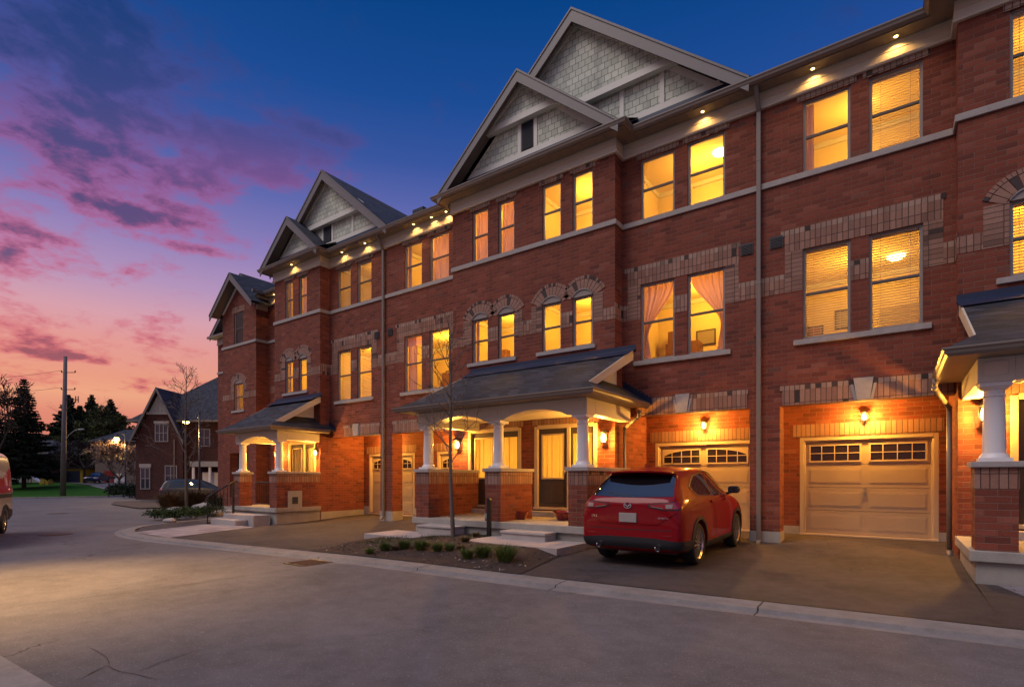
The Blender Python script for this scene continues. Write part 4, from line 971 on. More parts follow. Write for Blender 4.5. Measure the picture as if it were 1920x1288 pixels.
def porch(x0, x1, yf, zg, cols, zs=.46, walls=('L', 'R'), mid=None, skirtL=True, skirtR=True, rail=False):
    yw = YB
    sl = MB(); sl.box(x0 + .03, x1 - .03, yf + .03, yw - .001, zg - .4, zs - .155)
    cap = MB(); cap.box(x0 - .045, x1 + .045, yf - .045, yw - .0015, zs - .155, zs)
    pr_ = cap.build('porch', 'conc', row); bevel(pr_, .012, 2); sl.build('foundation', 'conc', pr_)
    zc = 1.64
    def pier(a, b, c, d):
        q = MB(); q.box(a, b, c, d, zs + .001, zc - .30); o = q.build('pier', 'brick', pr_)
        q = MB(); q.box(a - .006, b + .006, c - .006, d + .006, zc - .299, zc); q.build('soldier_course', 'soldier', pr_)
    def coping(a, b, c, d):
        q = MB(); q.box(a, b, c, d, zc + .001, zc + .085); o = q.build('coping', 'stone', pr_); bevel(o, .01, 2)
    pw = .46
    for cx_ in cols:
        pier(cx_ - pw / 2, cx_ + pw / 2, yf + .03, yf + .03 + pw)
        coping(cx_ - pw / 2 - .05, cx_ + pw / 2 + .05, yf - .03, yf + .09 + pw)
    yb_ = yf + .03 + pw
    if 'L' in walls: pier(cols[0] - pw / 2, cols[0] - pw / 2 + .24, yb_ + .007, yw - .002); coping(cols[0] - pw / 2 - .04, cols[0] - pw / 2 + .28, yb_ + .061, yw - .003)
    if 'R' in walls: pier(cols[-1] + pw / 2 - .24, cols[-1] + pw / 2, yb_ + .007, yw - .002); coping(cols[-1] + pw / 2 - .28, cols[-1] + pw / 2 + .04, yb_ + .061, yw - .003)
    if mid: pier(mid - .2, mid + .2, yb_ + .007, yf + 1.42); coping(mid - .24, mid + .24, yb_ + .061, yf + 1.47)
    zb, zt = 2.85, 3.20; yc = yf + .26
    for cx_ in cols: column(cx_, yc, zc + .086, zb, pr_)
    bm_ = MB(); a, b = cols[0] - .20, cols[-1] + .20
    for c0, c1 in zip(cols, cols[1:]):
        arch_beam(bm_, c0 + .2, c1 - .2, yf + .07, yf + .45, zb, zt, .17)
    for cx_ in cols:
        bm_.box(cx_ - .2, cx_ + .2, yf + .065, yf + .455, zb, zt)
        bm_.box(cx_ - .13, cx_ + .13, yf + .05, yf + .064, zb + .09, zt - .06)
    for xa, s_ in ((a, 1), (b, -1)):
        lo, hi = sorted((xa, xa + s_ * .26)); bm_.box(lo, hi, yf + .456, yw - .001, zb + .02, zt)
    bo = bm_.build('porch_beam', 'panel', pr_); bevel(bo, .006, 1)
    ce = MB(); ce.box(a + .03, b - .03, yf + .3, yw - .002, 3.10, 3.13); ce.build('porch_ceiling', 'ceil', pr_)
    # roof: soffit, gutter, slopes
    g0, g1, gy = x0 - .34, x1 + .34, yf - .42
    so_ = MB(); so_.box(g0 + .06, g1 - .06, gy + .06, yw - .001, 3.202, 3.222); so_.build('soffit', 'soffit', pr_)
    gu_ = MB()
    prof = [(0, 0), (.05, 0), (.10, -.035), (.11, -.07), (.13, -.095), (.13, -.115), (.02, -.115)]
    prof = [(.06, .0), (.03, .005), (.0, .04), (-.012, .075), (-.035, .10), (-.035, .125), (.02, .125), (.05, .03)]
    def gring(o, z): return [(g0 + o, yw + .2, z), (g0 + o, gy + o, z), (g1 - o, gy + o, z), (g1 - o, yw + .2, z)]
    vs = [p for o, z in prof for p in gring(o, 3.19 + z)]
    gu_.add(vs, [(k * 4 + i, k * 4 + i + 1, ((k + 1) % len(prof)) * 4 + i + 1, ((k + 1) % len(prof)) * 4 + i) for k in range(len(prof)) for i in range(3)])
    gu_.build('gutter', 'taupe', pr_)
    ze, zt_ = 3.315, 4.62; r0, r1 = x0 + .04, x1 - .0
    rf_ = MB(); rf_.add([(r0, gy + .0, ze), (r1, gy, ze), (r1, yw - .002, zt_), (r0, yw - .002, zt_)], [(0, 1, 2, 3)])
    rf_.add([(r0, gy + .02, ze - .03), (r1, gy + .02, ze - .03), (r1, yw - .002, zt_ - .03), (r0, yw - .002, zt_ - .03)], [(0, 1, 2, 3)])
    # side skirts
    yk = YM - .003
    for xo, xi, fl_ in ((g0, x0 + .42, skirtL), (g1, x1 - .42, skirtR)):
        if fl_:
            xr = r1 if xo > xi else r0; k = .5 / abs(xi - xo); zr_ = k * abs(xr - xo); sm = (zt_ - ze) / (yw - gy)
            rf_.add([(xo, gy, ze - .005), (xr, gy + zr_ / sm, ze - .005 + zr_), (xi, gy + .5 / sm, ze + .495), (xi, yk, ze + .495), (xo, yk, ze - .005)], [(0, 1, 2, 3, 4)])
            rf_.add([(xo, gy, ze - .006), (xr, gy, ze - .006), (xr, gy + zr_ / sm, ze - .006 + zr_)], [(0, 1, 2)])
    rf_.build('porch_roof', 'roof', pr_, fix=False)
    sl_ = (zt_ - ze) / (yw - gy)
    for xr in (r0, r1):
        bg_ = MB()
        s_ = 1 if xr == r1 else -1
        lo, hi = sorted((xr + s_ * .002, xr + s_ * .03))
        bg_.prism([(gy + .06, ze + .02), (yw - .01, zt_ + .0), (yw - .01, zt_ - .24), (gy + .36, ze - .06 + .06)], 'x', lo, hi)
        bg_.build('barge_board', 'cream', pr_)
    for xi in ([x0 + .425] if skirtL else []) + ([x1 - .425] if skirtR else []):
        tp = MB(); tp.prism([(gy + .8, ze + .30), (yw - .004, ze + .30), (yw - .004, zt_ - .2), (gy + 1.0, ze + .45)], 'x', xi - .012, xi + .012)
        tp.build('gable_panel', 'white', pr_)
    fl_ = MB(); fl_.add([(r0 - .06, yw - .02, zt_ + .035), (r1 + .1, yw - .02, zt_ + .035), (r1 + .1, yw - .48, zt_ - .19), (r0 - .06, yw - .48, zt_ - .19)], [(0, 1, 2, 3)]); fl_.box(r0 - .06, r1 + .1, yw - .019, yw - .003, zt_ - .05, zt_ + .13)
    for s_, flag in ((-1, skirtL), (1, skirtR)):
        if not flag: continue
        xa = (x1 if s_ > 0 else x0) + s_ * .34; xb_ = (x1 if s_ > 0 else x0) - s_ * .42
        for i in range(8):
            u0 = i / 8; u1 = (i + 1) / 8; xu0 = xa + (xb_ - xa) * u0; xu1 = xa + (xb_ - xa) * u1; lo, hi = sorted((xu0, xu1))
            fl_.box(lo, hi, YM - .022, YM - .0145 - .002, ze - .02 + .5 * u0, ze + .12 + .5 * u1)
    fl_.build('flashing', 'flash', pr_, fix=False)
    return pr_
def entry_door(x0, x1, z0, z1, y, parent, flip=False, glow=1):
    """door with a tall lit pane, and a sidelight beside it"""
    wd_ = (x1 - x0); dw = wd_ * .50; fr_ = MB(); t = .075
    fr_.box(x0 - .03, x0 + t, y - .02, y + .10, z0, z1); fr_.box(x1 - t, x1 + .03, y - .02, y + .10, z0, z1); fr_.box(x0 + t, x1 - t, y - .02, y + .10, z1 - t, z1 + .03)
    xm = x0 + t + dw + .03; fr_.box(xm - .05, xm + .05, y + .01, y + .10, z0, z1 - t)
    fr_.box(x0 - .05, x1 + .05, y - .05, y + .12, z0 - .05, z0 + .02)
    f = fr_.build('door_frame', 'gframe', parent); bevel(f, .006, 1)
    d0, d1 = x0 + t, xm - .05; d = MB(); g0_, g1_, h0, h1 = d0 + .12, d1 - .12, z0 + .80, z1 - t - .16; za, zb_ = z0 + .021, z1 - t
    d.box(d0, g0_, y + .05, y + .095, za, zb_); d.box(g1_, d1, y + .05, y + .095, za, zb_); d.box(g0_, g1_, y + .05, y + .095, za, h0); d.box(g0_, g1_, y + .05, y + .095, h1, zb_)
    for q in ((d0 + .12, (d0 + d1) / 2 - .03), ((d0 + d1) / 2 + .03, d1 - .12)): d.box(q[0], q[1], y + .042, y + .05, z0 + .14, z0 + .66)
    dr_ = d.build('front_door', 'door', parent); bevel(dr_, .006, 1)
    m_ = MB()
    for a, b, c, e in ((g0_ - .02, g0_ + .02, h0 - .02, h1 + .02), (g1_ - .02, g1_ + .02, h0 - .02, h1 + .02), (g0_ + .02, g1_ - .02, h0 - .02, h0 + .02), (g0_ + .02, g1_ - .02, h1 - .02, h1 + .02)): m_.box(a, b, y + .03, y + .05, c, e)
    m_.build('glazing_bead', 'gframe', dr_)
    gl = MB(); gl.quad((g0_, y + .07, h0), (g1_, y + .07, h0), (g1_, y + .07, h1), (g0_, y + .07, h1)); gl.build('glass', 'glass', dr_, fix=False)
    k = MB(); k.box(d1 - .09, d1 - .05, y + .03, y + .05, z0 + .92, z0 + 1.12); k.lathe((d1 - .07, y + .0, z0 + .98), [(.012, .03), (.028, .02), (.03, .0), (.02, -.01)], 12, axis='y'); k.build('handle', 'grey', dr_)
    s0, s1 = xm + .05, x1 - t; w = MB(); w.box(s0, s0 + .06, y + .045, y + .09, za, zb_); w.box(s1 - .06, s1, y + .045, y + .09, za, zb_); w.box(s0 + .06, s1 - .06, y + .045, y + .09, za, z0 + .45); w.box(s0 + .06, s1 - .06, y + .045, y + .09, zb_ - .16, zb_)
    sw = w.build('sidelight', 'door', parent)
    gq = MB(); gq.quad((s0 + .06, y + .07, z0 + .45), (s1 - .06, y + .07, z0 + .45), (s1 - .06, y + .07, zb_ - .16), (s0 + .06, y + .07, zb_ - .16)); gq.build('glass', 'glass', sw, fix=False)
    mu = MB(); xm2 = (s0 + s1) / 2; mu.box(xm2 - .008, xm2 + .008, y + .055, y + .068, z0 + .45, zb_ - .16)
    for zz_ in (z0 + 1.0,): mu.box(s0 + .06, s1 - .06, y + .055, y + .068, zz_ - .008, zz_ + .008)
    mu.build('glazing_bar', 'gframe', sw)
    curtain(None, g0_ - .06, g1_ + .06, h0 - .06, h1 + .06, y + .14, dr_, 'sheer', 'dsheer')
    curtain(None, s0 + .02, s1 - .02, z0 + .4, zb_ - .1, y + .14, sw, 'sheer', 'dsheer')
mp_ = porch(-10.40, -5.26, 10.07, 0, (-10.13, -7.79, -5.51), mid=-7.79)
lp_ = porch(-20.95, -17.90, 10.62, -.16, (-20.66, -18.14), zs=.42, walls=('R',))
rp_ = porch(.90, 6.9, 10.07, 0, (1.15, 3.95, 6.6), walls=('R',), mid=None)
for a, b in doors[0]: entry_door(a, b, .68, 2.90, YB, mp_)
for a, b in doors[1]: entry_door(a, b, .68, 2.90, YB, rp_)
for a, b in doors[2]: entry_door(a, b, .62, 2.90, YB, lp_)
for x0, x1, e in ((-11.0, -8.35, 70), (-8.15, -5.76, 70), (.95, 4.5, 10), (-20.9, -18.0, 8)): room(x0, x1, .6, 3.0, YB, e, depth=2.2, lz=1.9)
# step in front of each door, inside the porch
for a, b in doors[0] + doors[1]:
    s_ = MB(); s_.box(a - .05, b + .05, YB - .32, YB - .06, .462, .60); o = s_.build('door_step', 'step', mp_ if b < 0 else rp_); bevel(o, .01, 2)
lantern(-5.98, YB, 2.50, 26 * LE, mp_, 1.15); lantern(-10.86, YB, 2.50, 26 * LE, mp_, 1.15); lantern(1.26, YB, 2.60, 30 * LE, rp_, 1.3)
lantern(-20.72, YB, 2.45, 24 * LE, lp_); lantern(-18.06, YB, 2.45, 24 * LE, lp_)
# small recessed opening of the end house (arched entry)
en = MB(); en.box(-26.5, -25.0, YE + .42, YE + .46, .4, 2.8); en.box(-26.4, -26.2, YE + .38, YE + .419, .5, 2.7); en.box(-25.8, -25.72, YE + .38, YE + .419, .5, 2.7); en.box(-25.3, -25.1, YE + .38, YE + .419, .5, 2.7); en.build('entry_screen', 'gframe', row)
# railing between the columns of the left porch, and its stair rail
def railing(p0, p1, z0, z1, parent, n):
    r = MB(); p0, p1 = Vector(p0), Vector(p1)
    r.tube((*p0, z1), (*p1, z1), .032, n=6); r.tube((*p0, z0), (*p1, z0), .022, n=6)
    for i in range(n + 1):
        q = p0.lerp(p1, i / n); r.tube((q.x, q.y, z0), (q.x, q.y, z1), .013, n=5)
    r.build('railing', 'black', parent)
railing((-19.75, 10.9), (-18.36, 10.9), .52, 1.32, lp_, 11)
hr = MB(); pts = [(-20.45, 10.55, 1.36), (-20.05, 10.2, 1.36), (-20.0, 9.95, 1.22), (-20.05, 9.55, .98), (-20.1, 9.3, .80), (-20.12, 9.22, .6)]
hr.path(pts, .03, 6); hr.tube((-20.1, 9.3, -.15), (-20.1, 9.3, .80), .022, n=6); hr.box(-20.09, -20.02, 10.17, 10.23, .0, 1.36)
for i in range(6):
    t = i / 6; a = Vector((-20.03, 10.1, 1.31)).lerp(Vector((-20.1, 9.36, .83)), t); hr.tube((a.x, a.y, a.z - .78 + .1 * t), a, .013, n=5)
hr.build('handrail', 'black', lp_)
st_ = MB(); st_.box(-20.3, -18.2, 9.95, 10.575, -.3, .18); st_.box(-20.3, -18.55, 9.5, 9.949, -.3, .02); o = st_.build('porch_steps', 'step', lp_); bevel(o, .015, 2)
mb_ = MB(); mb_.box(-17.899, -17.86, 11.05, 11.62, .40, 1.02); o = mb_.build('meter_box', 'grey', lp_); bevel(o, .01, 2)
mv = MB(); mv.box(-17.859, -17.852, 11.22, 11.45, .55, .80)
for i in range(4): mv.box(-17.851, -17.846, 11.24 + i * .05, 11.27 + i * .05, .57, .78)
mv.build('meter_window', 'vent', o)
# precast steps and slabs in front of the middle porch
for x0, x1, y0 in ((-7.15, -6.0, 9.58), (-9.75, -8.6, 9.58)):
    s_ = MB(); s_.box(x0, x1, y0, 10.02, .05, .27); s_.box(x0 - .02, x1 + .02, y0 - .03, 10.02, .271, .325); o = s_.build('porch_step', 'step', mp_); bevel(o, .012, 2)
for nm, poly in (('r', [(-7.95, 9.28), (-7.4, 10.02), (-5.24, 10.02), (-5.22, 8.78), (-6.3, 8.95)]), ('l', [(-10.75, 8.92), (-10.5, 10.02), (-8.8, 10.02), (-8.95, 9.25), (-9.6, 9.05)])):
    pass
s_ = MB(); s_.box(-7.62, -5.24, 8.78, 10.02, -.02, .145); s_.box(-6.42, -6.405, 8.78, 10.02, .1455, .147)
o = s_.build('concrete_slab_path', 'pad'); tag(o, 'pale concrete slab path with step beside the red car', 'path'); struct(o); bevel(o, .012, 2)
s_ = MB(); s_.box(-11.0, -8.62, 8.9, 10.02, -.08, .085); o = s_.build('concrete_slab_path', 'pad'); tag(o, 'pale concrete slab path at the left end of the middle porch', 'path'); struct(o); bevel(o, .012, 2)

# ------------------------------------------------------------------ cars
def carpaint(name, col, rough=.28, coat=1.0, metal=.35):
    m, q, p, o = newmat(name); p.inputs['Base Color'].default_value = (*col, 1); p.inputs['Roughness'].default_value = rough
    p.inputs['Metallic'].default_value = metal; p.inputs['Coat Weight'].default_value = coat; p.inputs['Coat Roughness'].default_value = .02; return m
M['redp'] = carpaint('red_car_paint', (.23, .0015, .006), .5, .5, .0); [setattr(n.inputs['Specular IOR Level'], 'default_value', .08) for n in M['redp'].node_tree.nodes if n.type == 'BSDF_PRINCIPLED']
M['darkp'] = carpaint('dark_car_paint', (.006, .008, .014), .35, .5, 0); M['bluep'] = carpaint('blue_car_paint', (.02, .035, .09)); M['whitep'] = carpaint('white_van_paint', (.62, .60, .60), metal=0)
M['vanred'] = carpaint('van_red_paint', (.62, .015, .01), metal=0)
M['tint'] = carpaint('tinted_glass', (.006, .006, .008), .02, 1.0, 0)
M['clad'] = plain('black_cladding', (.018, .018, .020), .5, var=.03)
M['tyre'] = plain('tyre_rubber', (.012, .012, .012), .8, var=.04)
M['rim'] = plain('alloy_rim', (.55, .53, .52), .25, metal=.9, var=.02)
M['chrome'] = plain('chrome', (.8, .8, .8), .08, metal=1, var=.0)
M['tail'] = carpaint('tail_lamp_red', (.30, .006, .008), .2, 1.0, .0)
M['clear'] = plain('clear_lamp', (.55, .50, .48), .12, var=.02, coat=1)
M['lens'] = plain('smoked_lens', (.34, .28, .25), .15, var=.02, coat=1)
M['plate'] = plain('blank_plate', (.34, .30, .27), .5, var=.05)
def sections_mesh(secs, halfpts):
    """secs: list of (y, [(x,z) from under the middle, round the side, to the top middle])"""
    bm = bmesh.new(); rings = []
    for y, pts in secs:
        left = [bm.verts.new((-x, y, z)) for x, z in pts[1:-1]]; right = [bm.verts.new((x, y, z)) for x, z in pts[1:-1]]
        b = bm.verts.new((0, y, pts[0][1])); t = bm.verts.new((0, y, pts[-1][1]))
        rings.append([b] + right + [t] + left[::-1])
    n = len(rings[0])
    for r0, r1 in zip(rings, rings[1:]):
        for i in range(n): j = (i + 1) % n; bm.faces.new((r0[i], r0[j], r1[j], r1[i]))
    k = (n - 2) // 2
    for r in (rings[0], rings[-1]):
        b, t = r[0], r[k + 1]; ri = r[1:k + 1]; le = r[k + 2:][::-1]
        bm.faces.new((b, ri[0], le[0]))
        for i in range(k - 1): bm.faces.new((ri[i], ri[i + 1], le[i + 1], le[i]))
        bm.faces.new((ri[-1], t, le[-1]))
    bmesh.ops.recalc_face_normals(bm, faces=bm.faces)
    return bm
def car_body(secs, mat, wheels, rw, wx, parent, name='body'):
    bm = sections_mesh(secs, None); me = bpy.data.meshes.new(name); bm.to_mesh(me); bm.free()
    o = bpy.data.objects.new(name, me); C.objects.link(o)
    m = o.modifiers.new('s', 'SUBSURF'); m.levels = m.render_levels = 3
    cut = bmesh.new()
    for wy, wz in wheels:
        for s_ in (-1, 1):
            r = bmesh.ops.create_cone(cut, cap_ends=True, segments=40, radius1=rw, radius2=rw, depth=.42, matrix=Matrix.Translation((s_ * (wx - .10), wy, wz)) @ Matrix.Rotation(R(90), 4, 'Y'))
    cm = bpy.data.meshes.new('cut'); cut.to_mesh(cm); cut.free(); cobj = bpy.data.objects.new('cut', cm); C.objects.link(cobj)
    b = o.modifiers.new('b', 'BOOLEAN'); b.operation = 'DIFFERENCE'; b.object = cobj; b.solver = 'EXACT'
    dg = bpy.context.evaluated_depsgraph_get(); dg.update()
    ev = o.evaluated_get(dg); new = bpy.data.meshes.new_from_object(ev)
    o.modifiers.clear(); o.data = new; bpy.data.objects.remove(cobj)
    new.materials.clear(); new.materials.append(M[mat]); new.shade_smooth()
    try: new.set_sharp_from_angle(angle=R(35))
    except Exception: pass
    bm = bmesh.new(); bm.from_mesh(new); tree = BVHTree.FromBMesh(bm); bm.free()
    o.parent = parent
    return o, tree
def lerp2(L, t):
    """point at t along a polyline"""
    d = [0]
    for a, b in zip(L, L[1:]): d.append(d[-1] + math.dist(a, b))
    t *= d[-1]
    for i in range(len(L) - 1):
        if t <= d[i + 1] + 1e-9: k = (t - d[i]) / max(1e-9, d[i + 1] - d[i]); return tuple(a + (b - a) * k for a, b in zip(L[i], L[i + 1]))
    return L[-1]
def patch(tree, lo, hi, view, off=.004, nu=18, nv=6, thick=.006):
    """a panel between two curves, pressed onto the body; view 'rear','front' takes (x,z), 'right','left' takes (y,z), 'top' takes (x,y)"""
    dirs = {'rear': (lambda p: Vector((p[0], -3, p[1])), Vector((0, 1, 0))), 'front': (lambda p: Vector((p[0], 9, p[1])), Vector((0, -1, 0))),
            'right': (lambda p: Vector((3, p[0], p[1])), Vector((-1, 0, 0))), 'left': (lambda p: Vector((-3, p[0], p[1])), Vector((1, 0, 0))),
            'top': (lambda p: Vector((p[0], p[1], 4)), Vector((0, 0, -1)))}
    f, d = dirs[view]; grid = []; last = None
    for j in range(nv + 1):
        for i in range(nu + 1):
            a = lerp2(lo, i / nu); b = lerp2(hi, i / nu); p = tuple(a[k] + (b[k] - a[k]) * j / nv for k in (0, 1))
            hit, nrm, _, _ = tree.ray_cast(f(p), d)
            if hit is None: hit, nrm, _, _ = tree.find_nearest(f(p) + d * 3.4)
            if nrm.dot(d) > 0: nrm = -nrm
            last = (hit, nrm); grid.append((hit, nrm))
    mb = MB(); n = nu + 1
    vs = [h + nr * off for h, nr in grid] + [h + nr * (off - thick) for h, nr in grid]; N = len(grid)
    fs = [(j * n + i, j * n + i + 1, (j + 1) * n + i + 1, (j + 1) * n + i) for j in range(nv) for i in range(nu)]
    edge = [(i, i + 1) for i in range(nu)] + [(j * n + nu, (j + 1) * n + nu) for j in range(nv)] + [(nv * n + i + 1, nv * n + i) for i in range(nu)] + [((j + 1) * n, j * n) for j in range(nv)]
    fs += [(a, b, b + N, a + N) for a, b in edge]
    return mb.add(vs, fs)
def lbuild(mb, name, mat, parent, smooth=True):
    """build a mesh whose coordinates are already local to the vehicle"""
    me = bpy.data.meshes.new(name); me.from_pydata([tuple(v) for v in mb.v], [], mb.f)
    mats = mat if isinstance(mat, (list, tuple)) else [mat]
    for m in mats: me.materials.append(M[m])
    me.polygons.foreach_set('material_index', mb.m)
    bm = bmesh.new(); bm.from_mesh(me); bmesh.ops.recalc_face_normals(bm, faces=bm.faces); bm.to_mesh(me); bm.free()
    o = bpy.data.objects.new(name, me); C.objects.link(o); o.parent = parent
    if smooth: smooth_angle(o, 40)
    return o
def wheel(parent, x, y, z, r, w, side_, spokes=10, rimr=.70):
    t = MB(); h = w / 2; ro = r
    t.lathe((x, y, z), [(r * rimr, -h), (ro - .03, -h), (ro - .008, -h + .02), (ro, -h + .04), (ro, h - .04), (ro - .008, h - .02), (ro - .03, h), (r * rimr, h)], 36, axis='x', cap=False)
    wo = lbuild(t, 'wheel', 'tyre', parent)
    f = MB(); s_ = side_; xo = x + s_ * (h - .015)
    rr = r * rimr
    f.lathe((x, y, z), [(rr - .001, -h + .02), (rr - .03, -h + .03), (rr - .03, s_ * h * .6 if False else h - .05), (rr - .03, h - .03), (rr + .004, h - .002)], 32, axis='x', cap=False) if s_ > 0 else \
        f.lathe((x, y, z), [(rr + .004, -h + .002), (rr - .03, -h + .03), (rr - .03, h - .03), (rr - .001, h - .02)], 32, axis='x', cap=False)
    f.lathe((xo - s_ * .03, y, z), [(.001, 0), (.05, 0.0), (.05, s_ * .02), (.001, s_ * .022)], 16, axis='x')
    for i in range(spokes):
        a = 2 * math.pi * i / spokes + .1; ca, sa = math.cos(a), math.sin(a)
        for da, w0 in ((.0, .011),):
            p = Vector((xo - s_ * .012, y + ca * .03, z + sa * .03)); q = Vector((xo - s_ * .02, y + ca * (rr - .02), z + sa * (rr - .02)))
            tn = Vector((0, -sa, ca)); wd_ = Vector((s_ * .012, 0, 0))
            f.add([p - tn * w0 - wd_, p + tn * w0 - wd_, p + tn * w0 + wd_, p - tn * w0 + wd_, q - tn * w0 * 1.5 - wd_, q + tn * w0 * 1.5 - wd_, q + tn * w0 * 1.5 + wd_, q - tn * w0 * 1.5 + wd_],
                  [(0, 1, 2, 3), (7, 6, 5, 4), (0, 4, 5, 1), (1, 5, 6, 2), (2, 6, 7, 3), (3, 7, 4, 0)])
    lbuild(f, 'rim', 'rim', wo)
    k = MB(); k.lathe((x + s_ * (h - .11), y, z), [(.001, 0), (.16, 0), (.16, s_ * .01), (.001, s_ * .01)], 20, axis='x'); lbuild(k, 'brake_disc', 'clad', wo)
    return wo
def text3(body, size, loc, rot, mat, parent, name='badge_lettering', ext=.002):
    cu = bpy.data.curves.new(name, 'FONT'); cu.body = body; cu.size = size; cu.extrude = ext; cu.align_x = 'CENTER'
    o = bpy.data.objects.new(name, cu); C.objects.link(o); dg = bpy.context.evaluated_depsgraph_get(); dg.update()
    me = bpy.data.meshes.new_from_object(o.evaluated_get(dg)); bpy.data.objects.remove(o)
    me.materials.clear(); me.materials.append(M[mat]); k = bpy.data.objects.new(name, me); C.objects.link(k); k.parent = parent; k.location = loc; k.rotation_euler = rot
    return k
# ---- the red SUV
def suv():
    car = empty('parked_car', (-3.64, 8.42, .0), 'glossy red compact SUV parked facing the garage doors, seen from behind', 'car')
    car.rotation_euler = (R(.6), 0, 0)
    W_ = .915
    def S(y, k, zb, zs, zr, wr, crown=.03, wb=None, tum=.0):
        """k: width factor, zb: bottom, zs: shoulder height, zr: roof height, wr: half width of the roof edge"""
        w = W_ * k; zm = zb + (zs - zb) * .45
        gap = zr - zs
        return (y, [(0, zb), (w * .80, zb), (w * .975, zb + .05), (w * 1.0, zb + .20), (w * 1.0, zm + .05), (w * .985, zs - .13), (w * .94, zs - .02),
                    (w * .905, zs + .03 if gap > .1 else zs + gap * .3), (wr + (w * .90 - wr) * .45, zs + gap * .52), (wr, zr - min(.05, gap * .22)), (wr * .82, zr - .005), (wr * .42, zr + crown * .7), (0, zr + crown)])
    secs = [S(.00, .82, .42, .90, 1.05, .64, .0), S(.035, .93, .33, .98, 1.14, .72, .0), S(.10, .97, .28, 1.05, 1.20, .75, .01), S(.20, .988, .25, 1.09, 1.27, .74, .01), S(.34, .995, .23, 1.12, 1.39, .70, .02),
            S(.50, 1.0, .22, 1.14, 1.53, .655, .03), S(.62, 1.0, .22, 1.15, 1.60, .64, .03), S(.85, 1.0, .22, 1.15, 1.64, .64, .03), S(1.25, 1.0, .21, 1.15, 1.665, .635, .03), S(1.85, .995, .20, 1.13, 1.675, .63, .03),
            S(2.35, .99, .20, 1.12, 1.655, .62, .03), S(2.70, .985, .20, 1.11, 1.59, .61, .03), S(3.05, .985, .20, 1.10, 1.42, .62, .03), S(3.36, .985, .21, 1.08, 1.22, .67, .03), S(3.55, .985, .22, 1.05, 1.15, .68, .02),
            S(3.95, .975, .23, .98, 1.06, .66, .02), S(4.25, .95, .24, .88, .97, .62, .02), S(4.42, .88, .27, .78, .87, .54, .01), S(4.52, .72, .33, .66, .75, .42, .0)]
    wy = (.93, 3.63)
    body, T = car_body(secs, 'redp', [(wy[0], .36), (wy[1], .36)], .405, W_, car)
    # black lower cladding and bumper, pressed on from behind and from the sides
    lbuild(patch(T, [(-.84, .34), (0, .34), (.84, .34)], [(-.86, .47), (-.45, .51), (0, .515), (.45, .51), (.86, .47)], 'rear', .012, 30, 5, .02), 'rear_bumper', 'clad', car)
    for s_, v in ((1, 'right'), (-1, 'left')):
        lbuild(patch(T, [(1.38, .235), (3.2, .235)], [(1.38, .36), (3.2, .36)], v, .012, 24, 3, .02), 'side_sill', 'clad', car)
        lbuild(patch(T, [(.025, .33), (.50, .30)], [(.025, .47), (.50, .47)], v, .012, 8, 3, .02), 'bumper_corner', 'clad', car)
        for k, yc in enumerate(wy):
            n = 26; a0, a1 = R(-14), R(194)
            arc = lambda r: [(yc + r * math.cos(a0 + (a1 - a0) * i / n), .36 + r * math.sin(a0 + (a1 - a0) * i / n)) for i in range(n + 1)]
            lbuild(patch(T, arc(.408), arc(.475), v, .014, n, 2, .03), 'wheel_arch', 'clad', car)
        # side windows (one dark glass band with pillars)
        lbuild(patch(T, [(.86, 1.30), (1.06, 1.19), (1.92, 1.165)], [(.92, 1.36), (1.28, 1.50), (1.94, 1.575)], v, .006, 16, 8, .008), 'rear_side_window', 'tint', car)
        lbuild(patch(T, [(2.02, 1.165), (2.98, 1.155)], [(2.03, 1.575), (2.42, 1.55), (3.0, 1.22)], v, .006, 14, 8, .008), 'front_side_window', 'tint', car)
        lbuild(patch(T, [(.80, 1.30), (1.03, 1.165), (2.0, 1.140), (3.05, 1.130)], [(.83, 1.315), (1.05, 1.185), (2.0, 1.160), (3.05, 1.150)], v, .010, 30, 1, .01), 'window_chrome', 'chrome', car)
        lbuild(patch(T, [(.80, 1.33), (1.02, 1.44), (1.30, 1.535), (2.0, 1.605), (2.44, 1.585), (3.07, 1.22)], [(.83, 1.32), (1.04, 1.425), (1.31, 1.52), (2.0, 1.59), (2.44, 1.568), (3.05, 1.205)], v, .009, 36, 1, .01), 'window_trim', 'clad', car)
        for y0, z0, z1 in ((1.98, .40, 1.14), (3.02, .42, 1.12)): lbuild(patch(T, [(y0, z0), (y0 + .008, z0)], [(y0 + .0, z1), (y0 + .008, z1)], v, .0012, 1, 14, .003), 'door_gap', 'clad', car)
        for y0 in (1.78, 2.78):
            hh = patch(T, [(y0 - .10, 1.035), (y0 + .08, 1.03)], [(y0 - .10, 1.065), (y0 + .08, 1.06)], v, .032, 6, 2, .02); lbuild(hh, 'door_handle', 'redp', car)
    for s_ in (1, -1):      # tail lamps wrap round the corner
        lo = [(s_ * .38, 1.025), (s_ * .60, .985), (s_ * .83, .99)]; hi = [(s_ * .37, 1.05), (s_ * .60, 1.075), (s_ * .83, 1.10)]
        t1 = lbuild(patch(T, lo, hi, 'rear', .010, 14, 5, .012), 'tail_light', 'tail', car)
        lbuild(patch(T, [(s_ * .355, 1.012), (s_ * .60, .968), (s_ * .85, .972)], [(s_ * .345, 1.062), (s_ * .60, 1.090), (s_ * .85, 1.115)], 'rear', .006, 14, 5, .01), 'lamp_surround', 'clad', t1)
        for q0, q1, h in (((s_ * .80, .93), (s_ * .50, .735), .016), ((s_ * .50, .735), (0, .722), .014)):
            lbuild(patch(T, [q0, q1], [(q0[0], q0[1] + h), (q1[0], q1[1] + h)], 'rear', .012, 12, 2, .014), 'tailgate_crease', 'redp', car)
        v = 'right' if s_ > 0 else 'left'
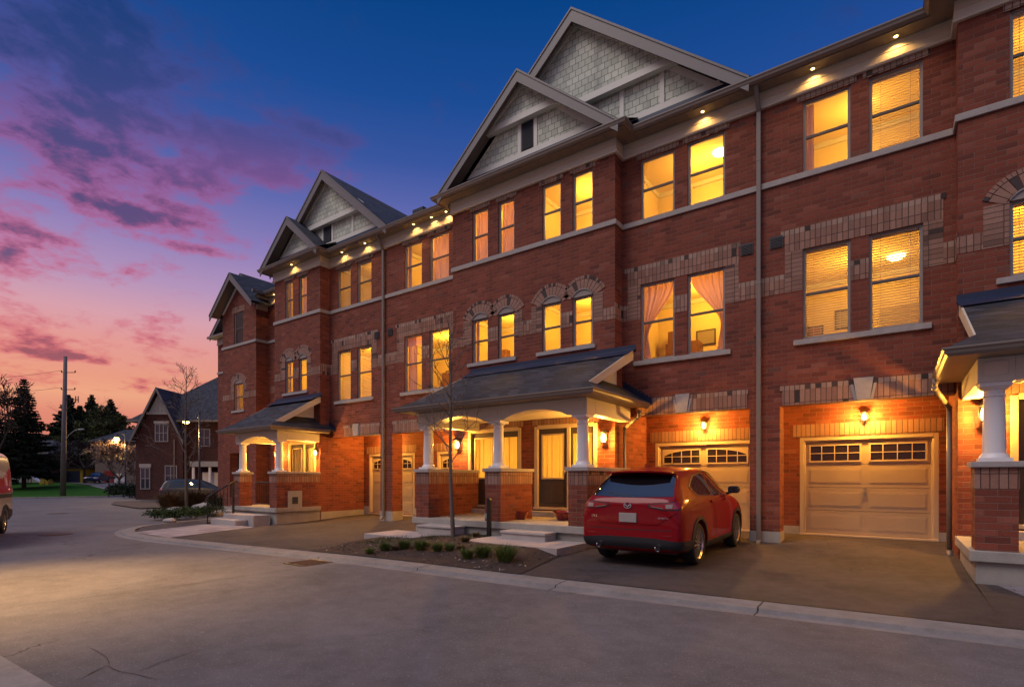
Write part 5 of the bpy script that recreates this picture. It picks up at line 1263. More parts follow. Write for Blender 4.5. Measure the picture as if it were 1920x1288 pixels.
        lbuild(patch(T, [(.07, .995), (.20, 1.01), (.44, 1.10)], [(.07, 1.095), (.20, 1.115), (.42, 1.13)], v, .009, 12, 4, .012), 'lamp_side', 'tail', t1)
        lbuild(patch(T, [(s_ * .64, 1.0), (s_ * .74, 1.0)], [(s_ * .64, 1.06), (s_ * .74, 1.065)], 'rear', .014, 6, 3, .01), 'reversing_lens', 'lens', t1)
        lbuild(patch(T, [(s_ * .40, 1.022), (s_ * .60, .995)], [(s_ * .40, 1.030), (s_ * .60, 1.004)], 'rear', .014, 8, 1, .008), 'light_bar', 'lens', t1)
        rf_ = patch(T, [(s_ * .60, .545), (s_ * .74, .55)], [(s_ * .60, .562), (s_ * .75, .57)], 'rear', .008, 6, 2, .008); lbuild(rf_, 'reflector', 'tail', car)
        e = MB(); e.lathe((s_ * .52, -.02, .355), [(.036, .08), (.040, .0), (.048, -.012), (.048, .0), (.046, .09)], 20, axis='y'); lbuild(e, 'exhaust_tip', 'chrome', car)
        e = MB(); e.lathe((s_ * .52, -.018, .355), [(.001, 0), (.038, 0), (.038, .01), (.001, .01)], 16, axis='y'); lbuild(e, 'exhaust_bore', 'black', car)
    # rear window with dark surround, spoiler, wiper
    lbuild(patch(T, [(-.72, 1.185), (0, 1.165), (.72, 1.185)], [(-.62, 1.52), (0, 1.56), (.62, 1.52)], 'rear', .005, 26, 12, .008), 'rear_window', 'tint', car)
    sp = MB(); sp.grid(lambda u, v: ((2 * u - 1) * (.60 - .02 * v), .60 - .30 * v + .10 * (2 * u - 1) ** 2, 1.632 - .022 * v - .03 * (2 * u - 1) ** 4), 20, 4)
    sp.grid(lambda u, v: ((2 * u - 1) * (.60 - .02 * v), .60 - .30 * v + .10 * (2 * u - 1) ** 2, 1.595 - .010 * v - .03 * (2 * u - 1) ** 4), 20, 4)
    sp.grid(lambda u, v: ((2 * u - 1) * .58, .30 + .10 * (2 * u - 1) ** 2, 1.585 + .025 * v - .03 * (2 * u - 1) ** 4), 20, 1)
    lbuild(sp, 'spoiler', 'redp', car)
    w = MB(); w.tube((-.02, .14, 1.17), (-.02, .07, 1.19), .018, n=8); w.tube((-.02, .09, 1.19), (-.40, .13, 1.235), .011, .008, 6); lbuild(w, 'wiper', 'black', car)
    # licence plate in its recess, badge and lettering
    lbuild(patch(T, [(-.40, .72), (.40, .72)], [(-.44, .93), (.44, .93)], 'rear', .0015, 14, 4, .002), 'plate_recess', 'redp', car)
    lbuild(patch(T, [(-.74, .64), (0, .63), (.74, .64)], [(-.74, .652), (0, .642), (.74, .652)], 'rear', .0015, 30, 1, .003), 'tailgate_gap', 'clad', car)
    hit = T.ray_cast(Vector((0, -2, .83)), Vector((0, 1, 0)))[0]; py = hit.y
    pl = MB(); pl.box(-.155, .155, py - .022, py - .010, .755, .91); o = lbuild(pl, 'licence_plate', 'plate', car, False); bevel(o, .006, 2)
    hit = T.ray_cast(Vector((0, -2, 1.04)), Vector((0, 1, 0)))[0]; by = hit.y - .022
    bd = MB(); n = 40
    def ell(rx, rz, t): return (rx * math.cos(t), rz * math.sin(t))
    for i in range(n):
        t0, t1 = 2 * math.pi * i / n, 2 * math.pi * (i + 1) / n
        a, b, c, d = ell(.068, .055, t0), ell(.068, .055, t1), ell(.058, .046, t1), ell(.058, .046, t0)
        bd.add([(p[0], by, 1.04 + p[1]) for p in (a, b, c, d)] + [(p[0], by + .012, 1.04 + p[1]) for p in (a, b, c, d)], [(0, 1, 2, 3), (0, 4, 5, 1), (3, 2, 6, 7)])
    for s_ in (-1, 1):      # spread wings meeting in a V
        pts = [(s_ * .056, 1.062), (s_ * .040, 1.060), (s_ * .012, 1.040), (0, 1.015), (0, 1.0), (s_ * .018, 1.022), (s_ * .032, 1.035), (s_ * .057, 1.042)]
        bd.prism(pts, 'y', by, by + .010)
    lbuild(bd, 'maker_badge', 'chrome', car, False)
    def rear_y(x, z): return T.ray_cast(Vector((x, -2, z)), Vector((0, 1, 0)))[0].y
    text3('CX-5', .052, (-.62, rear_y(-.62, .84) - .008, .825), (R(90), 0, R(-9)), 'chrome', car)
    text3('SKYACTIV', .036, (.60, rear_y(.60, .84) - .010, .83), (R(90), 0, R(9)), 'chrome', car)
    # mirrors, roof fin and rails
    for s_ in (-1, 1):
        m_ = MB(); cx_, cy_, cz_ = s_ * 1.00, 2.92, 1.235
        bm = bmesh.new(); bmesh.ops.create_uvsphere(bm, u_segments=18, v_segments=12, radius=1)
        for v in bm.verts:
            x, y, z = v.co; f = lambda t, p: math.copysign(abs(t) ** p, t)
            v.co = (cx_ + f(x, .7) * .115, cy_ + f(y, .8) * .07, cz_ + f(z, .7) * .075)
        me = bpy.data.meshes.new('wing_mirror'); bm.to_mesh(me); bm.free(); me.materials.append(M['clad']); me.shade_smooth()
        o = bpy.data.objects.new('wing_mirror', me); C.objects.link(o); o.parent = car
        g_ = MB(); g_.prism([(cx_ - .095, cz_ - .05), (cx_ + .095, cz_ - .05), (cx_ + .09, cz_ + .055), (cx_ - .08, cz_ + .055)], 'y', cy_ - .074, cy_ - .05); lbuild(g_, 'mirror_glass', 'tint', o, False)
        a_ = MB(); a_.tube((s_ * .84, 2.97, 1.15), (s_ * .96, 2.94, 1.19), .03, n=8); lbuild(a_, 'mirror_arm', 'black', o)
    fn = MB(); fn.prism([(.78, 1.665), (.98, 1.675), (.84, 1.735), (.80, 1.735)], 'x', -.012, .012); lbuild(fn, 'aerial_fin', 'redp', car, False)
    # windscreen (seen only from the side)
    lbuild(patch(T, [(-.62, 1.24), (0, 1.24), (.62, 1.24)], [(-.54, 1.56), (0, 1.60), (.54, 1.56)], 'front', .006, 20, 8, .008), 'windscreen', 'tint', car)
    for s_ in (-1, 1):
        for y in wy: wheel(car, s_ * (W_ - .125), y, .355, .355, .225, s_, 12, .72)
    un = MB(); un.box(-.70, .70, .35, 4.1, .22, .30); lbuild(un, 'underbody', 'black', car, False)
    return car
suv()
# ---- dark minivan and small blue car in the distance
def simple_car(label, loc, rz, paint, L, Wd, Hh, group=None, van=False, lights=True):
    car = empty('parked_car', loc, label, 'car' if not van else 'minivan', group); car.rotation_euler = (0, 0, rz)
    w = Wd / 2; zs = Hh * .56
    def S(y, k, zb, zs_, zr, wr):
        x = w * k; gap = zr - zs_
        return (y, [(0, zb), (x * .82, zb), (x, zb + .12), (x, zb + (zs_ - zb) * .6), (x * .95, zs_), (wr + (x * .9 - wr) * .5, zs_ + gap * .5), (wr, zr - min(.05, gap * .25)), (wr * .5, zr + .01), (0, zr + .02)])
    if van: P = [(.0, .82, .35, .75, .9, .6), (.08, .96, .26, .92, 1.08, .72), (.3, 1, .22, zs, 1.5, .7), (.5, 1, .2, zs, Hh - .06, .68), (1.2, 1, .2, zs, Hh, .68), (2.6, 1, .2, zs - .02, Hh - .02, .67), (3.3, 1, .2, zs - .05, Hh - .25, .64), (L - 1.05, .99, .2, zs - .1, zs + .08, .66), (L - .4, .95, .22, .82, .90, .6), (L - .06, .86, .28, .7, .78, .5), (L, .7, .35, .62, .68, .4)]
    else: P = [(.0, .8, .35, .72, .82, .6), (.1, .95, .25, .85, .95, .7), (.7, 1, .2, zs, zs + .12, .7), (1.15, 1, .2, zs, Hh - .1, .6), (1.9, 1, .2, zs, Hh, .58), (2.6, 1, .2, zs - .02, Hh - .08, .57), (3.2, .99, .2, zs - .05, zs + .1, .62), (L - .4, .95, .22, .8, .86, .58), (L - .05, .85, .28, .68, .74, .5), (L, .7, .35, .6, .66, .4)]
    P = [p for i, p in enumerate(P)]
    wy = (.95, L - .95); body, T = car_body([S(*p) for p in P], paint, [(wy[0], .33), (wy[1], .33)], .37, w, car)
    for v in ('right', 'left'):
        hi = [(.75, Hh - .25), (1.2, Hh - .16), (2.6, Hh - .17), (3.2, zs + .12)] if van else [(.95, zs + .12), (1.35, Hh - .15), (2.3, Hh - .14), (2.95, zs + .08)]
        lo = [(.62, zs + .06), (3.45, zs + .0)] if van else [(.9, zs + .03), (3.0, zs + .0)]
        lbuild(patch(T, lo, hi, v, .006, 20, 6, .01), 'side_window', 'tint', car)
    lbuild(patch(T, [(-w * .75, zs + .06), (w * .75, zs + .06)], [(-w * .66, Hh - .17), (w * .66, Hh - .17)], 'rear', .005, 12, 8, .01), 'rear_window', 'tint', car)
    lbuild(patch(T, [(-w * .72, zs + .08), (w * .72, zs + .08)], [(-w * .62, Hh - .15), (w * .62, Hh - .15)], 'front', .005, 12, 8, .01), 'windscreen', 'tint', car)
    for s_ in (-1, 1):
        lbuild(patch(T, [(s_ * w * .5, .84), (s_ * w * .93, .84)], [(s_ * w * .5, .97), (s_ * w * .93, .99)], 'rear', .008, 8, 3, .01), 'tail_light', 'tail', car)
        lbuild(patch(T, [(s_ * w * .45, .60), (s_ * w * .85, .62)], [(s_ * w * .45, .72), (s_ * w * .88, .76)], 'front', .008, 8, 3, .01), 'headlight', 'clear', car)
        for y in wy: wheel(car, s_ * (w - .11), y, .33, .33, .2, s_, 8, .66)
    lbuild(patch(T, [(-w * .8, .40), (w * .8, .40)], [(-w * .8, .46), (w * .8, .46)], 'rear', .008, 10, 2, .01), 'bumper_trim', 'chrome', car)
    pl = MB(); y_ = T.ray_cast(Vector((0, -2, .62)), Vector((0, 1, 0)))[0].y; pl.box(-.15, .15, y_ - .015, y_ - .004, .56, .68); lbuild(pl, 'licence_plate', 'plate', car, False)
    return car
cx0, cy0 = at(300, 42.0)
simple_car('dark blue minivan parked in front of the brick house behind the brown shrubs', (cx0, cy0, gz(cx0, cy0)), PH - R(62), 'darkp', 5.0, 1.95, 1.74, van=True)
cx1, cy1 = at(196, 76)
simple_car('small dark blue car far down the lane near a red door', (cx1, cy1, gz(cx1, cy1) + .0), PH + R(196), 'bluep', 4.4, 1.8, 1.48)
# ---- delivery van at the left edge
def van_build():
    # local frame: rear face at y=0, nose towards +y, turned so that it points away to the left
    bx, by = at(25, 17.0); bx -= .373; by -= .928; van = empty('delivery_van', (bx, by, gz(bx, by)), 'white and red delivery van cut off by the left edge of the street', 'van')
    van.rotation_euler = (0, 0, R(-111.9))
    w = 1.0; Hh = 2.52
    def S(y, k, zb, zt, t=.86): 
        x = w * k; return (y, [(0, zb), (x * .9, zb), (x, zb + .08), (x, zb + .5), (x * .99, zb + .95), (x * .975, zb + 1.3), (x * .93, zt - .32), (x * t, zt - .10), (x * .6, zt - .01), (0, zt)])
    secs = [S(0, .93, .42, Hh - .14), S(.03, .985, .36, Hh - .05), S(.12, 1, .34, Hh), S(.9, 1, .32, Hh), S(2.4, 1, .32, Hh), S(3.9, 1, .32, Hh - .03), S(4.4, .99, .32, Hh - .28), S(5.0, .96, .34, 1.5), S(5.5, .9, .38, 1.15), S(5.7, .75, .42, .95)]
    # slide the body so that its right rear corner stands at the origin
    secs = [(y, p) for y, p in secs]
    body, T = car_body(secs, 'whitep', [(.95, .36), (4.75, .36)], .43, w, van)
    for v, s_ in (('right', 1), ('left', -1)):
        red = lbuild(patch(T, [(.06, 1.22), (3.9, 1.22)], [(.06, 2.02), (.5, 1.9), (1.1, 1.66), (3.9, 1.60)], v, .004, 30, 8, .006), 'red_livery_panel', 'vanred', van)
        lbuild(patch(T, [(.04, 1.08), (3.9, 1.08)], [(.04, 1.20), (3.9, 1.20)], v, .012, 20, 2, .02), 'side_moulding', 'clad', van)
        lbuild(patch(T, [(.03, .40), (.48, .40)], [(.03, .68), (.48, .74)], v, .012, 8, 3, .02), 'bumper_corner', 'clad', van)
        lbuild(patch(T, [(1.42, .36), (4.3, .36)], [(1.42, .56), (4.3, .56)], v, .012, 20, 3, .02), 'side_sill', 'clad', van)
        n = 22; arc = lambda r: [(.95 + r * math.cos(R(200) * i / n - R(10)), .36 + r * math.sin(R(200) * i / n - R(10))) for i in range(n + 1)]
        lbuild(patch(T, arc(.432), arc(.52), v, .016, n, 2, .03), 'wheel_arch', 'clad', van)
        # white lettering block on the red panel, too small to read
        for i, (a, b, c, d) in enumerate(((.16, .40, 1.50, 1.56), (.12, .48, 1.43, 1.48), (.20, .34, 1.58, 1.61))):
            lbuild(patch(T, [(a, c), (b, c)], [(a, d), (b, d)], v, .007, 4, 1, .004), 'livery_mark', 'whitep', red)
        lbuild(patch(T, [(.02, 1.22), (.07, 1.22)], [(.02, 1.34), (.07, 1.34)], v, .02, 2, 3, .02), 'marker_lamp', 'clear', van)
    lbuild(patch(T, [(-.80, 1.22), (.80, 1.22)], [(-.80, 1.7), (.80, 1.7)], 'rear', .004, 14, 6, .006), 'rear_door_panel', 'vanred', van)
    for s_ in (-1, 1):
        lbuild(patch(T, [(s_ * .84, .85), (s_ * .93, .85)], [(s_ * .84, 1.30), (s_ * .92, 1.30)], 'rear', .01, 3, 6, .01), 'tail_light', 'tail', van)
        lbuild(patch(T, [(s_ * .12, 1.5), (s_ * .70, 1.5)], [(s_ * .12, 2.1), (s_ * .66, 2.1)], 'rear', .008, 8, 6, .006), 'rear_window', 'tint', van)
        for y in (.95, 4.75): wheel(van, s_ * .86, y, .36, .36, .24, s_, 6, .6)
    lbuild(patch(T, [(-.86, .40), (.86, .40)], [(-.86, .66), (.86, .66)], 'rear', .03, 14, 3, .04), 'rear_bumper', 'clad', van)
    return van
van_build()

# ------------------------------------------------------------------ plants
def leafmat(name, cols, rough=.8):
    m, q, p, o = newmat(name)
    oi = q.n('ShaderNodeNewGeometry'); s = q.noise(oi.outputs['Position'], 3.1, 3, .6); s2 = q.noise(oi.outputs['Position'], 23, 2, .6)
    q.l(q.ramp(q.m('ADD', q.m('MULTIPLY', s, .5), q.m('MULTIPLY', s2, .5)), [(.35, (*cols[0], 1)), (.65, (*cols[1], 1))]), p.inputs['Base Color'])
    p.inputs['Roughness'].default_value = rough; p.inputs['Specular IOR Level'].default_value = .2; return m
M['bark'] = plain('tree_bark', (.15, .115, .09), .9, var=.25, scale=12, bump=.8, bscale=40)
M['darkbark'] = plain('dark_bark', (.035, .026, .022), .9, var=.2, scale=4)
M['spruce'] = leafmat('spruce_needles', ((.006, .013, .008), (.016, .028, .014))); M['pine'] = leafmat('evergreen_needles', ((.008, .020, .009), (.026, .045, .018)))
M['willow'] = leafmat('spring_leaves', ((.035, .045, .012), (.085, .095, .03))); M['jun'] = leafmat('juniper_leaves', ((.014, .030, .010), (.05, .085, .022)))
M['box'] = leafmat('dark_shrub_leaves', ((.006, .014, .006), (.018, .035, .012))); M['brown'] = leafmat('dry_grass_blades', ((.07, .04, .018), (.17, .10, .045)))
M['tuft'] = leafmat('grass_clump_blades', ((.035, .065, .010), (.13, .17, .03))); M['blossom'] = leafmat('pale_buds', ((.20, .12, .09), (.42, .26, .18)))
def branchy(mb, p, d, L, r, rng, depth, up=.25, bend=.25, kids=3, kr=.6, kl=.62, n=5, seg=4, tw=.0035):
    """a limb that wanders and forks"""
    p = Vector(p); d = Vector(d).normalized(); tips = []
    for i in range(seg):
        d = (d + Vector((rng.uniform(-1, 1), rng.uniform(-1, 1), rng.uniform(-1, 1))) * bend * .5 + Vector((0, 0, up * .3))).normalized()
        q = p + d * L / seg; r1 = r * (1 - .75 * (i + 1) / seg) + tw
        r0 = r * (1 - .75 * i / seg) + tw; mb.tube(p, q, r0, r1, n, cap=False); p = q
        if depth > 0 and i >= (0 if depth < 2 else 1) or (depth > 0 and i > 0):
            for k in range(kids if i == seg - 1 else max(1, kids - 2)):
                a = rng.uniform(0, 2 * math.pi); s_ = d.orthogonal().normalized(); s_ = Matrix.Rotation(a, 3, d) @ s_
                nd = (d * rng.uniform(.5, .9) + s_ * rng.uniform(.5, .9)).normalized()
                tips += branchy(mb, p, nd, L * kl * rng.uniform(.7, 1.15), r1 * kr + .001, rng, depth - 1, up, bend, kids, kr, kl, max(3, n - 1), seg, tw)
    return tips + [p]
def leaves(mb, c, rad, n, size, rng, flat=.0, droop=0):
    c = Vector(c)
    for _ in range(n):
        while True:
            v = Vector((rng.uniform(-1, 1), rng.uniform(-1, 1), rng.uniform(-1, 1)))
            if v.length <= 1: break
        p = c + Vector((v.x * rad[0], v.y * rad[1], v.z * rad[2])); s_ = size * rng.uniform(.6, 1.4)
        a = Vector((rng.uniform(-1, 1), rng.uniform(-1, 1), rng.uniform(-.6, .6) - droop)).normalized() * s_; b = a.orthogonal().normalized() * s_ * .45
        b = Matrix.Rotation(rng.uniform(0, 6.28), 3, a) @ b
        mb.add([p - a - b * .3, p - b, p + a, p + b], [(0, 1, 2, 3)])
def young_tree(loc, h, seed, label, spread=1.0, low=.32, r=.055, nb=26, lean=0.0, group=None, name='young_tree', tw=.0022):
    rng = random.Random(seed); t = empty(name, loc, label, 'tree', group)
    L = Vector(loc); tr_ = MB(); pts = []; k = 16
    for i in range(k + 1):
        u = i / k; pts.append(L + Vector((lean * u * u + .03 * math.sin(u * 7 + seed), .03 * math.cos(u * 6), h * u)))
    for i in range(k):
        a, b = i / k, (i + 1) / k; f = lambda u: r * (1 - u) ** .8 + .004
        tr_.tube(pts[i], pts[i + 1], f(a), f(b), 9, cap=False)
    tr_.build('trunk', 'bark', t, smooth=True)
    cr = MB()
    for i in range(nb):
        u = low + (.96 - low) * (i / nb) ** .9; p = pts[int(u * k)].lerp(pts[min(k, int(u * k) + 1)], u * k - int(u * k))
        a = i * 2.4 + rng.uniform(-.4, .4); l_ = spread * (1.15 * (1 - u) ** .75 + .18) * rng.uniform(.75, 1.15)
        d = Vector((math.cos(a), math.sin(a), .45 + .9 * u)); branchy(cr, p, d, l_, .020 * (1 - u * .6), rng, 2, .18, .30, 2, .6, .55, 5, 3, tw)
    cr.build('crown', 'bark', t, fix=False)
    return t
def onZ(px, py, z):
    d = (px - CX) / F; Z = (H - z) * F / (py - HY); return (Z * (d * cc - ss), Z * (d * ss + cc))
tx, ty = -8.42, 9.36
young_tree((tx, ty, .09), 5.25, 3, 'slim leafless young tree in the mulch bed before the middle porch', 1.05, .33, .050, 24, -.12)
lx, ly = at(349, 28.5); young_tree((lx, ly, gz(lx, ly)), 7.7, 11, 'slim leafless tree in the far bed in front of the dark minivan', 1.5, .25, .085, 26, tw=.005)
def spruce(loc, h, rad, seed, label, mat='spruce', trunk='darkbark', base=.14, dens=1.0, group=None, size=.22, name='spruce_tree'):
    rng = random.Random(seed); t = empty(name, loc, label, 'tree', group); L = Vector(loc)
    tk = MB(); tk.tube(L, L + Vector((0, 0, h * .98)), h * .018, .02, 8); tk.build('trunk', trunk, t)
    cr = MB(); z = h * base
    while z < h * .985:
        u = z / h; R_ = rad * (1 - u) ** .85 * rng.uniform(.75, 1.1) + .12
        nb = max(5, int((7 + 5 * (1 - u)) * dens)); a0 = rng.uniform(0, 6)
        for i in range(nb):
            a = a0 + 2 * math.pi * i / nb + rng.uniform(-.25, .25); rr = R_ * rng.uniform(.55, 1.15); d = Vector((math.cos(a), math.sin(a), 0))
            p0 = L + Vector((0, 0, z)); tip = p0 + d * rr + Vector((0, 0, -rr * .22 + .10 * rr * u * 3))
            m_ = p0.lerp(tip, .55) + Vector((0, 0, -.04 * rr)); cr.tube(p0, m_, .03, .02, 3, 1, cap=False); cr.tube(m_, tip, .02, .006, 3, 1, cap=False)
            ns = int(9 * rr * dens + 5)
            for j in range(ns):
                v = (j + .5) / ns; p = p0.lerp(m_, v * 2) if v < .5 else m_.lerp(tip, v * 2 - 1)
                w = .26 * rr * (1 - abs(v - .45)) * .7 + .05; side_ = Vector((-d.y, d.x, 0))
                for s_ in (-1, 1):
                    q = p + side_ * s_ * w * rng.uniform(.5, 1.2) + d * w * .5 + Vector((0, 0, -w * rng.uniform(.1, .9)))
                    k = size * .4 * rng.uniform(.6, 1.4); up_ = Vector((rng.uniform(-.4, .4), rng.uniform(-.4, .4), 1)) * k
                    cr.add([p - up_ * .3, q - up_ * .7, q + up_ * .3, p + up_ * .4], [(0, 1, 2, 3)])
        z += h * .026 * rng.uniform(.8, 1.3) * (1.25 - .5 * u) / max(.7, dens ** .5)
    cr.build('crown', [mat, trunk], t, fix=False)
    return t
def crown_tree(loc, h, rad, seed, label, mat, trunk='darkbark', group=None, leaf=.16, clumps=46, per=60, low=.3, name='leafy_tree', droop=0., squash=1.0):
    rng = random.Random(seed); t = empty(name, loc, label, 'tree', group); L = Vector(loc)
    tk = MB(); branchy(tk, L, (0, 0, 1), h * .62, h * .022, rng, 2, .3, .18, 4, .6, .6, 7, 4); tk.build('trunk', trunk, t, fix=False)
    cr = MB()
    for i in range(clumps):
        u = rng.random(); a = rng.uniform(0, 6.28); z = h * (low + (1 - low) * u); prof = math.sin(math.pi * min(1, (.12 + .88 * u) ** squash)) ** .6
        rr = rad * prof * rng.uniform(.25, 1.0); c = L + Vector((rr * math.cos(a), rr * math.sin(a), z - .25))
        s_ = rad * rng.uniform(.16, .34); leaves(cr, c, (s_, s_, s_ * .7), per, leaf, rng, droop=droop)
    cr.build('crown', mat, t, fix=False)
    return t
def bare_tree(loc, h, r, seed, label, depth=4, spread=.35, mat='darkbark', group=None, name='bare_tree', nl=0, lmat=None):
    rng = random.Random(seed); t = empty(name, loc, label, 'tree', group); L = Vector(loc)
    tk = MB(); top = L + Vector((.1, 0, h * .28)); tk.tube(L, top, r, r * .8, 9, cap=False); tk.build('trunk', mat, t, smooth=True)
    cr = MB(); tips = []
    for i in range(5):
        a = i * 1.3 + rng.uniform(-.3, .3); tips += branchy(cr, top, (math.cos(a) * spread * 2, math.sin(a) * spread * 2, 1), h * .36, r * .5, rng, depth, .22, .4, 3, .62, .62, 5, 3, .022)
    if nl:
        for p in tips: leaves(cr, p, (.25, .25, .2), nl, .05, rng)
    cr.build('crown', [mat] if not lmat else [mat], t, fix=False)
    if lmat:
        lf = MB()
        for p in tips: leaves(lf, p, (.30, .30, .22), 3, .055, rng)
        lf.build('buds', lmat, t, fix=False)
    return t
def P3(px, Z, dz=0): x, y = at(px, Z); return (x, y, gz(x, y) + dz)
spruce(P3(45, 64), 13.4, 4.1, 5, 'tall dark spruce with drooping boughs standing left of the utility pole', base=.16, dens=1.25, size=.30)
spruce(P3(-22, 70), 12.0, 4.2, 8, 'dark spruce at the very left edge behind the bare tree', base=.1, dens=1.2, size=.32)
bare_tree(P3(-16, 60), 12.5, .30, 4, 'large dark leafless tree at the left edge beside the tall spruce', 4, .42)
G1 = 'evergreens behind the far houses'
spruce(P3(128, 92), 15.2, 5.6, 21, 'dark evergreen behind the utility pole, above the navy garage', 'pine', base=.05, dens=1.5, group=G1, size=.5, name='evergreen_tree')
spruce(P3(150, 97), 14.0, 4.6, 22, 'dark evergreen just right of the utility pole and its street light arm', 'pine', base=.05, dens=1.5, group=G1, size=.5, name='evergreen_tree')
spruce(P3(172, 95), 15.6, 5.0, 23, 'tallest evergreen, pointed, midway between pole and nearer street lamps', 'pine', base=.05, dens=1.5, group=G1, size=.5, name='evergreen_tree')
spruce(P3(207, 96), 15.0, 5.4, 24, 'pointed evergreen rising behind the yellow lit windows', 'pine', base=.05, dens=1.4, group=G1, size=.5, name='evergreen_tree')
G2 = 'spring trees among the far houses'
crown_tree(P3(188, 84), 11.6, 3.6, 31, 'pale green budding tree in front of the tallest evergreen', 'willow', group=G2, clumps=110, per=60, leaf=.2, droop=.8)
crown_tree(P3(220, 86), 10.8, 3.4, 32, 'olive green budding tree above the lit far house', 'willow', group=G2, clumps=95, per=56, leaf=.2, droop=.8)
crown_tree(P3(100, 84), 7.2, 3.0, 33, 'grey green wispy tree between the spruce and the utility pole', 'willow', group=G2, clumps=80, per=40, leaf=.17, droop=.9)
bare_tree(P3(158, 74), 6.6, .18, 34, 'small leafless tree in front of the brown far house', 4, .6, group=G2)
bare_tree(P3(223, 58), 5.6, .15, 36, 'small pale budding tree lit by the far street lamp', 4, .62, 'bark', lmat='blossom', name='budding_tree')
# tree line that closes the horizon
rng = random.Random(77)
tl = MB()
for i in range(210):
    px = -700 + i * 7.5; Z = 118 + rng.uniform(-8, 10); x, y = at(px, Z); hh = rng.uniform(5.5, 9.5)
    for k in range(3): leaves(tl, (x + rng.uniform(-3, 3), y + rng.uniform(-2, 2), hh * (.25 + .25 * k)), (3.2 - .6 * k, 3, hh * .24), 55, .55, rng)
o = tl.build('distant_trees', 'pine', fix=False); o['kind'] = 'stuff'; o['label'] = 'dark mass of trees along the horizon'
# ------------------------------------------------------------------ shrubs and clumps
def shrub(loc, rad, n, leaf, mat, seed, label, group, name='shrub', blades=False, cat='shrub'):
    rng = random.Random(seed); mb = MB(); L = Vector(loc)
    if blades:
        for _ in range(n):
            a = rng.uniform(0, 6.28); r0 = rng.random() ** .5 * rad[0] * .35; p = L + Vector((math.cos(a) * r0, math.sin(a) * r0, 0)); a2 = a + rng.uniform(-.7, .7)
            h = rad[2] * rng.uniform(.55, 1.1); out = Vector((math.cos(a2), math.sin(a2), 0)) * rad[0] * rng.uniform(.2, 1.0); w = Vector((-math.sin(a2), math.cos(a2), 0)) * leaf
            m_ = p + out * .45 + Vector((0, 0, h * .75)); q = p + out + Vector((0, 0, h * rng.uniform(.7, 1.05)))
            mb.add([p - w, p + w, m_ + w * .7, m_ - w * .7, q], [(0, 1, 2, 3), (3, 2, 4)])
    else:
        for k in range(max(6, n // 40)):
            a = rng.uniform(0, 6.28); r0 = rng.random() ** .5 * .75; c = L + Vector((math.cos(a) * r0 * rad[0], math.sin(a) * r0 * rad[1], rad[2] * rng.uniform(.25, .85) * (1.1 - .5 * r0)))
            leaves(mb, c, (rad[0] * .36, rad[1] * .36, rad[2] * .30), 40, leaf, rng)
    o = mb.build(name, mat, fix=False); o.data.transform(Matrix.Translation(-L)); o.location = L
    tag(o, label, cat, group); return o
bz = lambda x, y: gz(x, y) + .012 + bedx(x, y)
tufts = [(948, 1056, 1.35, 'largest green grass clump, nearest the driveway end of the front bed'), (905, 1048, 1.05, 'green grass clump just left of the largest clump in the front bed'), (876, 1050, .85, 'grass clump low in the front bed right of the young tree trunk'),
         (843, 1033, .7, 'small grass clump at the foot of the young tree in the front bed'), (820, 1036, .8, 'grass clump in the front bed just left of the young tree trunk'), (788, 1034, .95, 'bushy grass clump below the left slab path in the front bed'),
         (758, 1032, .9, 'grass clump in the front bed below the left end of the slab path'), (722, 1034, .8, 'low grass clump near the left end of the front bed'), (694, 1038, .6, 'thin grass clump close to the kerb at the left end of the front bed'), (915, 1034, .5, 'short sparse grass clump before the right slab path')]
for i, (px, py, k, lb) in enumerate(tufts):
    x, y = onZ(px, py, .1); x, y = onZ(px, py, bz(x, y)); shrub((x, y, bz(x, y)), (.25 * k, .25 * k, .23 * k), int(330 * k), .004, 'tuft', 50 + i, lb, 'grass clumps in the front bed', 'grass_clump', True, 'grass clump')
rng = random.Random(9); gc = MB()
for _ in range(1500):
    u = rng.random(); x = rng.uniform(-10.1, -7.7); y = 7.7 + rng.random() * (9.2 - 7.7) if x < -8.6 else rng.uniform(8.6, 9.9)
    if math.sin(x * 5.1 + y * 2.3) + math.sin(x * 2.7 - y * 6.1) < .1: continue
    h = rng.uniform(.03, .09); a = rng.uniform(0, 6.28); w = .006; p = Vector((x, y, bz(x, y))); o_ = Vector((math.cos(a), math.sin(a), 0)); n_ = Vector((-o_.y, o_.x, 0)) * w
    gc.add([p - n_, p + n_, p + o_ * h * .8 + Vector((0, 0, h))], [(0, 1, 2)], 0 if rng.random() < .5 else 1)
o = gc.build('ground_cover', ['tuft', 'brown'], fix=False); o['kind'] = 'stuff'; o['label'] = 'thin sprouting ground cover in the left half of the front bed'
M['drytuft'] = leafmat('withered_plant', ((.06, .035, .014), (.14, .10, .035)))
for i, (px, py, k, lb) in enumerate(((742, 1026, .8, 'withered brownish plant at the left end of the front bed'), (800, 1024, .7, 'withered brownish plant just below the left slab path'), (872, 1018, 1.0, 'withered plant right of the young tree trunk'), (893, 1008, .9, 'withered plant at the foot of the black metal post'),
        (864, 1030, .7, 'withered plant low beside the young tree'))):
    x, y = onZ(px, py, .1); shrub((x, y, bz(x, y)), (.22 * k, .2 * k, .13 * k), int(170 * k), .0045, 'drytuft', 150 + i, lb, 'withered plants in the front bed', 'withered_plant', True, 'withered plant')
def fs(px, py, rad, n, leaf, mat, seed, label, grp='shrubs in the far left bed', blades=False, name='shrub'):
    x, y = onZ(px, py, -.18); shrub((x, y, gz(x, y)), rad, n, leaf, mat, seed, label, grp, name, blades)
